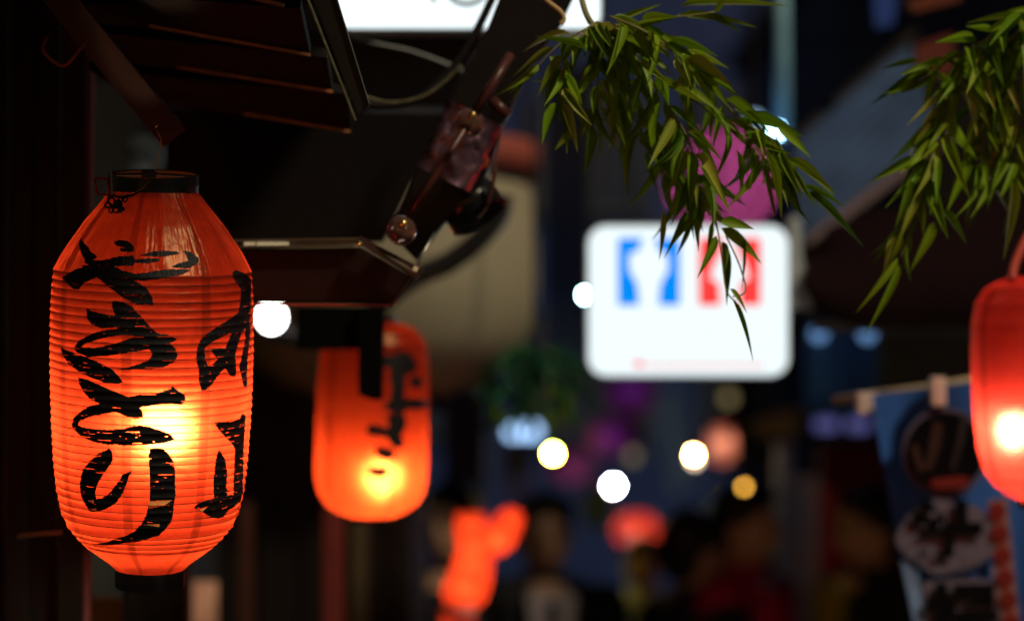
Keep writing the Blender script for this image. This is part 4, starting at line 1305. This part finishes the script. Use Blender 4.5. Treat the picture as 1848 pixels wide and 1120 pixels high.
def branch(root, pts, d, n, Lr=(55, 105), droop=.5, spread=.9, depth=.05, stem_r=.0016, tip=True, me=None):
    ps = [P(x, y, d + dd) for (x, y, dd) in pts]
    sp = spline(ps, 8)
    N = len(sp)
    MB().tube(sp, [stem_r * (1 - .65 * i / N) for i in range(N)], 6).build('stem', M_STEM, root, True)
    for k in range(n):
        t = (k + random.random()) / n
        i = min(N - 2, int(t * (N - 1)))
        p = sp[i].lerp(sp[i + 1], t * (N - 1) - i)
        tn = (sp[i + 1] - sp[i]).normalized()
        side = Vector((random.uniform(-1, 1), random.uniform(-.7, .7), random.uniform(-.6, .6))).normalized()
        dr = tn * .75 + side * spread + Vector((0, 0, -droop))
        L = S(random.uniform(*Lr), d) * 1.1
        place_leaf(root, p + side * .004, dr, L, L * random.uniform(.155, .215), me)
    if tip:
        for q in range(2):
            dr = (sp[-1] - sp[-2]).normalized() + Vector((random.uniform(-.3, .3), 0, -.1))
            place_leaf(root, sp[-1], dr, S(random.uniform(*Lr), d), S(random.uniform(*Lr), d) * .17)


D1 = 3.01
b1 = thing('bamboo_branch', 'bamboo branch of olive leaves hanging in front of the toilet sign', 'plant', P(1080, 30, D1), 'bamboo branches over the alley')
random.seed(21)
branch(b1, [(1060, 40, .04), (1130, 90, 0), (1200, 180, -.02), (1250, 270, -.03), (1262, 350, -.02)], D1, 40, (70, 120))
branch(b1, [(1075, 40, 0), (1160, 60, 0), (1260, 130, .02), (1330, 210, .02), (1390, 250, 0), (1420, 300, 0)], D1, 34, (60, 105))
branch(b1, [(1080, 60, .03), (1120, 140, .03), (1150, 220, .04), (1190, 290, .04), (1240, 330, .04)], D1, 30, (70, 115))
branch(b1, [(1060, 50, -.02), (1020, 110, -.03), (1010, 160, -.03), (1015, 190, -.03)], D1, 14, (60, 100), droop=.5)
branch(b1, [(1070, 45, .0), (1010, 80, .0), (970, 120, .0)], D1, 8, (55, 90), droop=.25)
branch(b1, [(1070, 60, .02), (1080, 120, .02), (1075, 200, .02)], D1, 16, (70, 110), droop=.6)
branch(b1, [(1200, 140, .03), (1290, 210, .0), (1360, 260, 0), (1380, 300, 0)], D1, 14, (60, 100), droop=.6)
branch(b1, [(1100, 30, 0), (1150, 50, -.02), (1200, 80, -.02), (1250, 130, -.02)], D1, 24, (60, 100), droop=.2)
branch(b1, [(1262, 340, -.02), (1290, 400, -.02), (1300, 440, -.02)], D1, 3, (50, 70), droop=.6, spread=.5, tip=False)


def exact(root, a, b, d, wpx=14, me=0, da=0.0):
    p, q = P(*a, d), P(*b, d + da)
    L = (q - p).length
    o = place_leaf(root, p, q - p, L, S(wpx, d), LEAVES[me])
    dd = (q - p).normalized()
    z = -FWD - dd * (-FWD).dot(dd)
    z.normalize()
    z = (z + Vector((.25, 0, .25))).normalized()
    y = z.cross(dd).normalized()
    z = dd.cross(y)
    M4 = (Matrix((dd, y, z)).transposed() @ Matrix.Diagonal((L, S(wpx, d), L))).to_4x4()
    M4.translation = p - root.location
    o.matrix_local = M4


for a, b, w in (((1225, 12), (1425, 4), 17), ((1222, 28), (1375, 38), 18), ((1270, 28), (1340, 56), 15), ((1290, 22), (1312, -6), 13),
                ((1068, 226), (1055, 318), 22), ((1196, 380), (1195, 470), 13), ((1238, 380), (1200, 466), 13), ((1246, 392), (1222, 462), 12),
                ((1300, 400), (1362, 412), 24), ((1302, 412), (1382, 470), 26), ((1292, 425), (1258, 502), 17), ((1302, 438), (1312, 552), 17),
                ((1318, 520), (1350, 560), 10), ((1322, 540), (1368, 648), 11), ((1340, 425), (1345, 520), 7), ((1402, 230), (1470, 280), 22),
                ((1445, 335), (1530, 372), 13), ((1450, 345), (1562, 440), 17), ((1310, 215), (1425, 272), 15), ((1140, 240), (1235, 292), 14),
                ((1150, 250), (1232, 350), 18), ((1380, 270), (1412, 395), 16), ((1395, 290), (1450, 392), 12), ((1330, 270), (1340, 360), 14),
                ((1250, 300), (1262, 370), 14), ((1030, 235), (1002, 270), 16), ((1035, 150), (955, 140), 12), ((1060, 90), (965, 65), 13),
                ((1120, 35), (1190, 5), 12), ((1345, 200), (1380, 228), 10)):
    exact(b1, a, b, D1 + random.uniform(-.05, .03), w, random.choice([0, 1, 2]), random.uniform(-.02, .02))
for pts in ([(1180, 30), (1230, 30), (1290, 22)], [(1285, 370), (1300, 440), (1310, 520), (1328, 545)], [(1310, 425), (1335, 480), (1345, 525), (1322, 535)],
            [(1400, 245), (1425, 300), (1450, 350)]):
    MB().tube(spline([P(x, y, D1 - .01) for x, y in pts], 5), .0010, 6).build('stem', M_STEM, b1, True)
MB().tube(spline([P(1040, -60, D1 + .1), P(1050, 0, D1 + .06), P(1066, 40, D1 + .02), P(1100, 70, D1)], 5), .004, 8).build('stem', M_STEM, b1, True)

D4 = 3.12
b2 = thing('bamboo_branch', 'bamboo branch of dark leaves at the top right corner', 'plant', P(1848, 60, D4), 'bamboo branches over the alley')
random.seed(5)
branch(b2, [(1880, 20, 0), (1800, 60, 0), (1730, 100, 0), (1680, 130, 0)], D4, 34, (60, 110), droop=.25)
branch(b2, [(1860, 40, 0), (1780, 110, 0), (1720, 180, 0), (1690, 270, 0), (1665, 340, 0)], D4, 42, (65, 115), droop=.5)
branch(b2, [(1860, 60, .04), (1810, 140, .04), (1780, 230, .04), (1770, 310, .04)], D4, 38, (70, 120), droop=.6)
branch(b2, [(1870, 50, .03), (1845, 140, .03), (1835, 240, .03), (1830, 310, .03)], D4, 36, (70, 120), droop=.7)
branch(b2, [(1700, 200, 0), (1670, 300, 0), (1650, 360, 0), (1625, 420, 0)], D4, 8, (60, 90), droop=.7, spread=.6)
branch(b2, [(1665, 340, 0), (1650, 400, 0), (1625, 465, 0)], D4, 4, (60, 80), droop=.7, spread=.4, tip=False)
for a, b, w in (((1655, 130), (1570, 190), 14), ((1660, 110), (1590, 125), 12), ((1650, 285), (1568, 328), 20), ((1640, 320), (1615, 415), 18), ((1660, 300), (1690, 385), 20),
                ((1685, 400), (1645, 490), 22), ((1620, 465), (1552, 562), 16), ((1622, 475), (1565, 605), 16), ((1618, 470), (1600, 552), 13), ((1825, 320), (1812, 470), 18),
                ((1700, 380), (1745, 440), 16), ((1780, 60), (1848, 20), 14), ((1765, 100), (1765, 165), 16), ((1790, 90), (1846, 125), 14)):
    exact(b2, a, b, D4 + random.uniform(-.03, .03), w, random.choice([0, 1, 2]), random.uniform(-.02, .02))
MB().tube(spline([P(1990, -60, D4 + .1), P(1900, 0, D4), P(1860, 40, D4)], 5), .005, 8).build('stem', M_STEM, b2, True)

b3 = thing('hanging_plant', 'far dark green hanging plant above the blue-white lamp', 'plant', P(965, 690, 5.2))
random.seed(9)
for (x0, x1, y1) in ((965, 905, 730), (965, 935, 745), (965, 975, 740), (965, 1010, 730), (965, 1040, 700), (965, 890, 690), (965, 1000, 690), (965, 950, 700)):
    branch(b3, [(x0, 632, 0), ((x0 + x1) / 2, 640, 0), (x1, (640 + y1) / 2, 0), (x1, y1, 0)], 5.2, 14, (45, 75), droop=.5, spread=1.1, stem_r=.003, me=LEAFG)
MB().tube([P(965, 632, 5.2), Vector((P(965, 632, 5.2).x, P(965, 632, 5.2).y, 3.2))], .004, 6).build('hanger', M_CABLE, b3)

# ------------------------------------------------------------------ PEOPLE
def union(parts, vox, nm, m, smooth_it=6):
    """one continuous surface grown from tapered limbs (points with radii) and balls"""
    mb = MB()
    for pr_ in parts:
        if pr_[0] == 'limb':
            pts, rr = pr_[1], pr_[2]
            mb.tube(pts, rr, 14)
            for p, r in zip(pts, rr):
                mb.sphere(p, r, 14, 8)
        else:
            mb.sphere(pr_[1], pr_[2], 20, 14, pr_[3])
    me = mesh_of(nm, mb.V, mb.F, None)
    bm = bmesh.new(); bm.from_mesh(me)
    bmesh.ops.recalc_face_normals(bm, faces=bm.faces)
    bm.to_mesh(me); bm.free()
    o = bpy.data.objects.new(nm, me)
    col.objects.link(o)
    md = o.modifiers.new('r', 'REMESH'); md.mode = 'VOXEL'; md.voxel_size = vox
    ms = o.modifiers.new('s', 'SMOOTH'); ms.iterations = smooth_it; ms.factor = .5
    bpy.context.view_layer.update()
    dg = bpy.context.evaluated_depsgraph_get()
    out = bpy.data.meshes.new_from_object(o.evaluated_get(dg))
    out.name = nm
    bpy.data.objects.remove(o)
    out.polygons.foreach_set('use_smooth', [True] * len(out.polygons))
    out.materials.clear()
    out.materials.append(m)
    return out


V3 = Vector


def person_meshes(nod=0.0):
    """standing adult 1.70 m, facing -Y, arms slightly bent"""
    body = [('ball', V3((0, -.005, 1.585)), .098, (.80, .96, 1.18)), ('ball', V3((0, -.035, 1.535)), .062, (.95, .9, .9)),
            ('ball', V3((0, -.108, 1.565)), .016, (.9, 1.2, 1.5)), ('ball', V3((0, -.088, 1.522)), .022, (1.3, .6, .5)),
            ('ball', V3((.080, .005, 1.575)), .022, (.4, .8, 1.3)), ('ball', V3((-.080, .005, 1.575)), .022, (.4, .8, 1.3)),
            ('limb', [V3((0, .01, 1.50)), V3((0, .015, 1.40))], [.052, .060]),
            ('limb', [V3((0, 0, 1.36)), V3((0, 0, 1.15)), V3((0, 0, .98))], [.12, .115, .12])]
    for s in (-1, 1):
        body += [('limb', [V3((s * .05, 0, 1.38)), V3((s * .17, .0, 1.37)), V3((s * .215, .02, 1.10)), V3((s * .20, -.09, .86))], [.065, .058, .044, .028]),
                 ('limb', [V3((s * .09, 0, .93)), V3((s * .10, -.01, .50)), V3((s * .10, .02, .09))], [.088, .058, .040]),
                 ('limb', [V3((s * .10, .02, .055)), V3((s * .11, -.13, .035))], [.042, .032])]
        body += [('limb', [V3((s * .20, -.09, .86)), V3((s * .195, -.12, .79))], [.026, .030])]
        for f, (dx, ln) in enumerate(((-.024, .058), (-.008, .068), (.008, .066), (.022, .050))):
            b = V3((s * (.195) + .0, -.122 + dx * .9, .775))
            body.append(('limb', [b, b + V3((-s * .006, -.010, -ln * .55)), b + V3((-s * .020, -.012, -ln))], [.0095, .0088, .0075]))
        b = V3((s * .185, -.135, .80))
        body.append(('limb', [b, b + V3((-s * .015, -.028, -.020)), b + V3((-s * .02, -.035, -.045))], [.011, .010, .008]))
    bm1 = union(body, .0075, 'body', None)
    jk = [('limb', [V3((0, .01, 1.40)), V3((0, 0, 1.30)), V3((0, 0, 1.10)), V3((0, 0, .90))], [.10, .155, .150, .155])]
    for s in (-1, 1):
        jk += [('limb', [V3((s * .07, 0, 1.385)), V3((s * .185, .0, 1.365)), V3((s * .222, .02, 1.10)), V3((s * .205, -.075, .89))], [.085, .082, .066, .048])]
    jm = union(jk, .012, 'jacket', None)
    # cut the jacket open in front: keep as is, shirt and lapels lie proud of it
    tr = []
    for s in (-1, 1):
        tr += [('limb', [V3((s * .06, 0, .98)), V3((s * .09, 0, .90)), V3((s * .10, -.01, .50)), V3((s * .10, .02, .10))], [.115, .115, .082, .072])]
    tm = union(tr, .014, 'trousers', None)
    return bm1, jm, tm


PB, PJ, PT = person_meshes()
M_SHOE = surf('shoe_leather', (.01, .01, .01), .4)


def hair_mesh(long=False):
    parts = [('ball', V3((0, .018, 1.625)), .100, (.90, 1.02, 1.05)), ('ball', V3((.045, -.04, 1.675)), .045, (1, 1, .7)), ('ball', V3((-.04, -.045, 1.672)), .045, (1, 1, .7)),
             ('ball', V3((0, .05, 1.56)), .072, (1.05, .8, 1)), ('ball', V3((.07, .02, 1.62)), .035, (.6, 1, 1.2)), ('ball', V3((-.07, .02, 1.62)), .035, (.6, 1, 1.2))]
    return union(parts, .009, 'hair', None, 3)


HAIR = hair_mesh()


def recolor(me, m, nm):
    c = me.copy()
    c.materials.clear(); c.materials.append(m)
    c.name = nm
    return c


M_SKIN = surf('skin', (.50, .29, .19), .5, var=.1)
M_HAIR = surf('black_hair', (.006, .005, .005), .45, bump=1, scale=90, stretch=(1, 1, .1))


def person(label, x, d, height, yaw, jacket, trousers, shirt=None, tie=None, extra=None, lean=0):
    q = P(x, 560, d)
    k = height / 1.74
    r = thing('person', label, 'person', (q.x, q.y, 0.031), 'people walking in the alley')
    r.rotation_euler = (lean, 0, yaw)
    r.scale = (k, k, k)
    link_mesh('body', recolor(PB, M_SKIN, 'body'), M_SKIN, r)
    link_mesh('hair', recolor(HAIR, M_HAIR, 'hair'), M_HAIR, r)
    link_mesh('jacket', recolor(PJ, jacket, 'jacket'), jacket, r)
    link_mesh('trousers', recolor(PT, trousers, 'trousers'), trousers, r)

    def part(mb, nm, m, smooth=True):
        return link_mesh(nm, mesh_of(nm, mb.V, mb.F, m, smooth), m, r)
    for s in (-1, 1):
        part(MB().sphere((s * .031, -.090, 1.590), .0105, 10, 8), 'eye', surf('eye', (.02, .012, .01), .2))
        part(MB().tube([(s * .015, -.098, 1.612), (s * .032, -.097, 1.617), (s * .050, -.086, 1.610)], .0045, 6), 'eyebrow', M_HAIR)
        part(MB().sphere((s * .105, -.055, .035), .052, 12, 8, (.9, 2.3, .68)), 'shoe', M_SHOE)
    part(MB().sphere((0, -.094, 1.524), .017, 10, 6, (1.4, .5, .35)), 'lips', surf('lips', (.30, .10, .08), .5))
    if shirt:
        part(MB().prism([(-.075, -.158, 1.42), (.075, -.158, 1.42), (.02, -.172, 1.08), (-.02, -.172, 1.08)], (0, .03, 0)), 'shirt_front', shirt, False)
        part(MB().tube([(-.068, -.05, 1.425), (-.03, -.10, 1.40), (0, -.145, 1.385), (.03, -.10, 1.40), (.068, -.05, 1.425)], .016, 8), 'collar', shirt)
    if tie:
        part(MB().prism([(-.018, -.166, 1.40), (.018, -.166, 1.40), (.03, -.182, 1.12), (0, -.186, 1.06), (-.03, -.182, 1.12)], (0, .006, 0)), 'tie', tie, False)
    for nm, mb, m in (extra or []):
        part(mb, nm, m)
    return r


M_SUIT = surf('black_suit', (.004, .004, .006), .8)
M_SHIRT = surf('grey_lilac_shirt', (.34, .29, .33), .8)
M_TIE = surf('dark_tie', (.02, .02, .03), .6)
person('man in a black suit, pale shirt and dark tie facing the camera', 982, 7.0, 1.65, R(8), M_SUIT, M_SUIT, M_SHIRT, M_TIE)
person('black-haired person in a dark jacket turned away, right of the suited man', 1250, 7.0, 1.60, R(120), surf('black_jacket', (.014, .014, .02), .8), M_SUIT,
       extra=[('amber_scarf', MB().tube([(-.08, -.02, 1.44), (0, -.07, 1.425), (.08, -.02, 1.44), (.0, .08, 1.45), (-.08, -.02, 1.44)], .028, 10), surf('amber_scarf', (.32, .13, .02), .8))])
person('man in a red and blue jacket under the amber bulb', 1345, 7.05, 1.675, R(60), surf('red_jacket', (.42, .008, .05), .8), M_SUIT,
       extra=[('blue_scarf', MB().tube([(-.08, -.02, 1.43), (0, -.09, 1.41), (.08, -.02, 1.43), (.0, .08, 1.44), (-.08, -.02, 1.43)], .03, 10), surf('blue_scarf', (.015, .015, .18), .8))])
person('man in a black coat and yellow shirt looking left, beside the blue banner', 1565, 7.1, 1.66, R(-65), surf('black_coat', (.010, .010, .012), .8), M_SUIT,
       surf('yellow_shirt', (.40, .32, .02), .8), None)
person('shorter person in a cream top with blue collar, far down the alley', 1158, 9.0, 1.42, R(-10), surf('cream_top', (.45, .42, .32), .8), M_SUIT,
       extra=[('blue_collar', MB().tube([(-.10, -.04, 1.42), (0, -.13, 1.38), (.10, -.04, 1.42), (.0, .08, 1.44), (-.10, -.04, 1.42)], .035, 10), surf('blue_collar', (.08, .16, .36), .8))])
person('dark figure standing by the stall posts, left of the bent red lantern', 815, 7.0, 1.68, R(-20), surf('charcoal_coat', (.006, .005, .008), .8), M_SUIT)
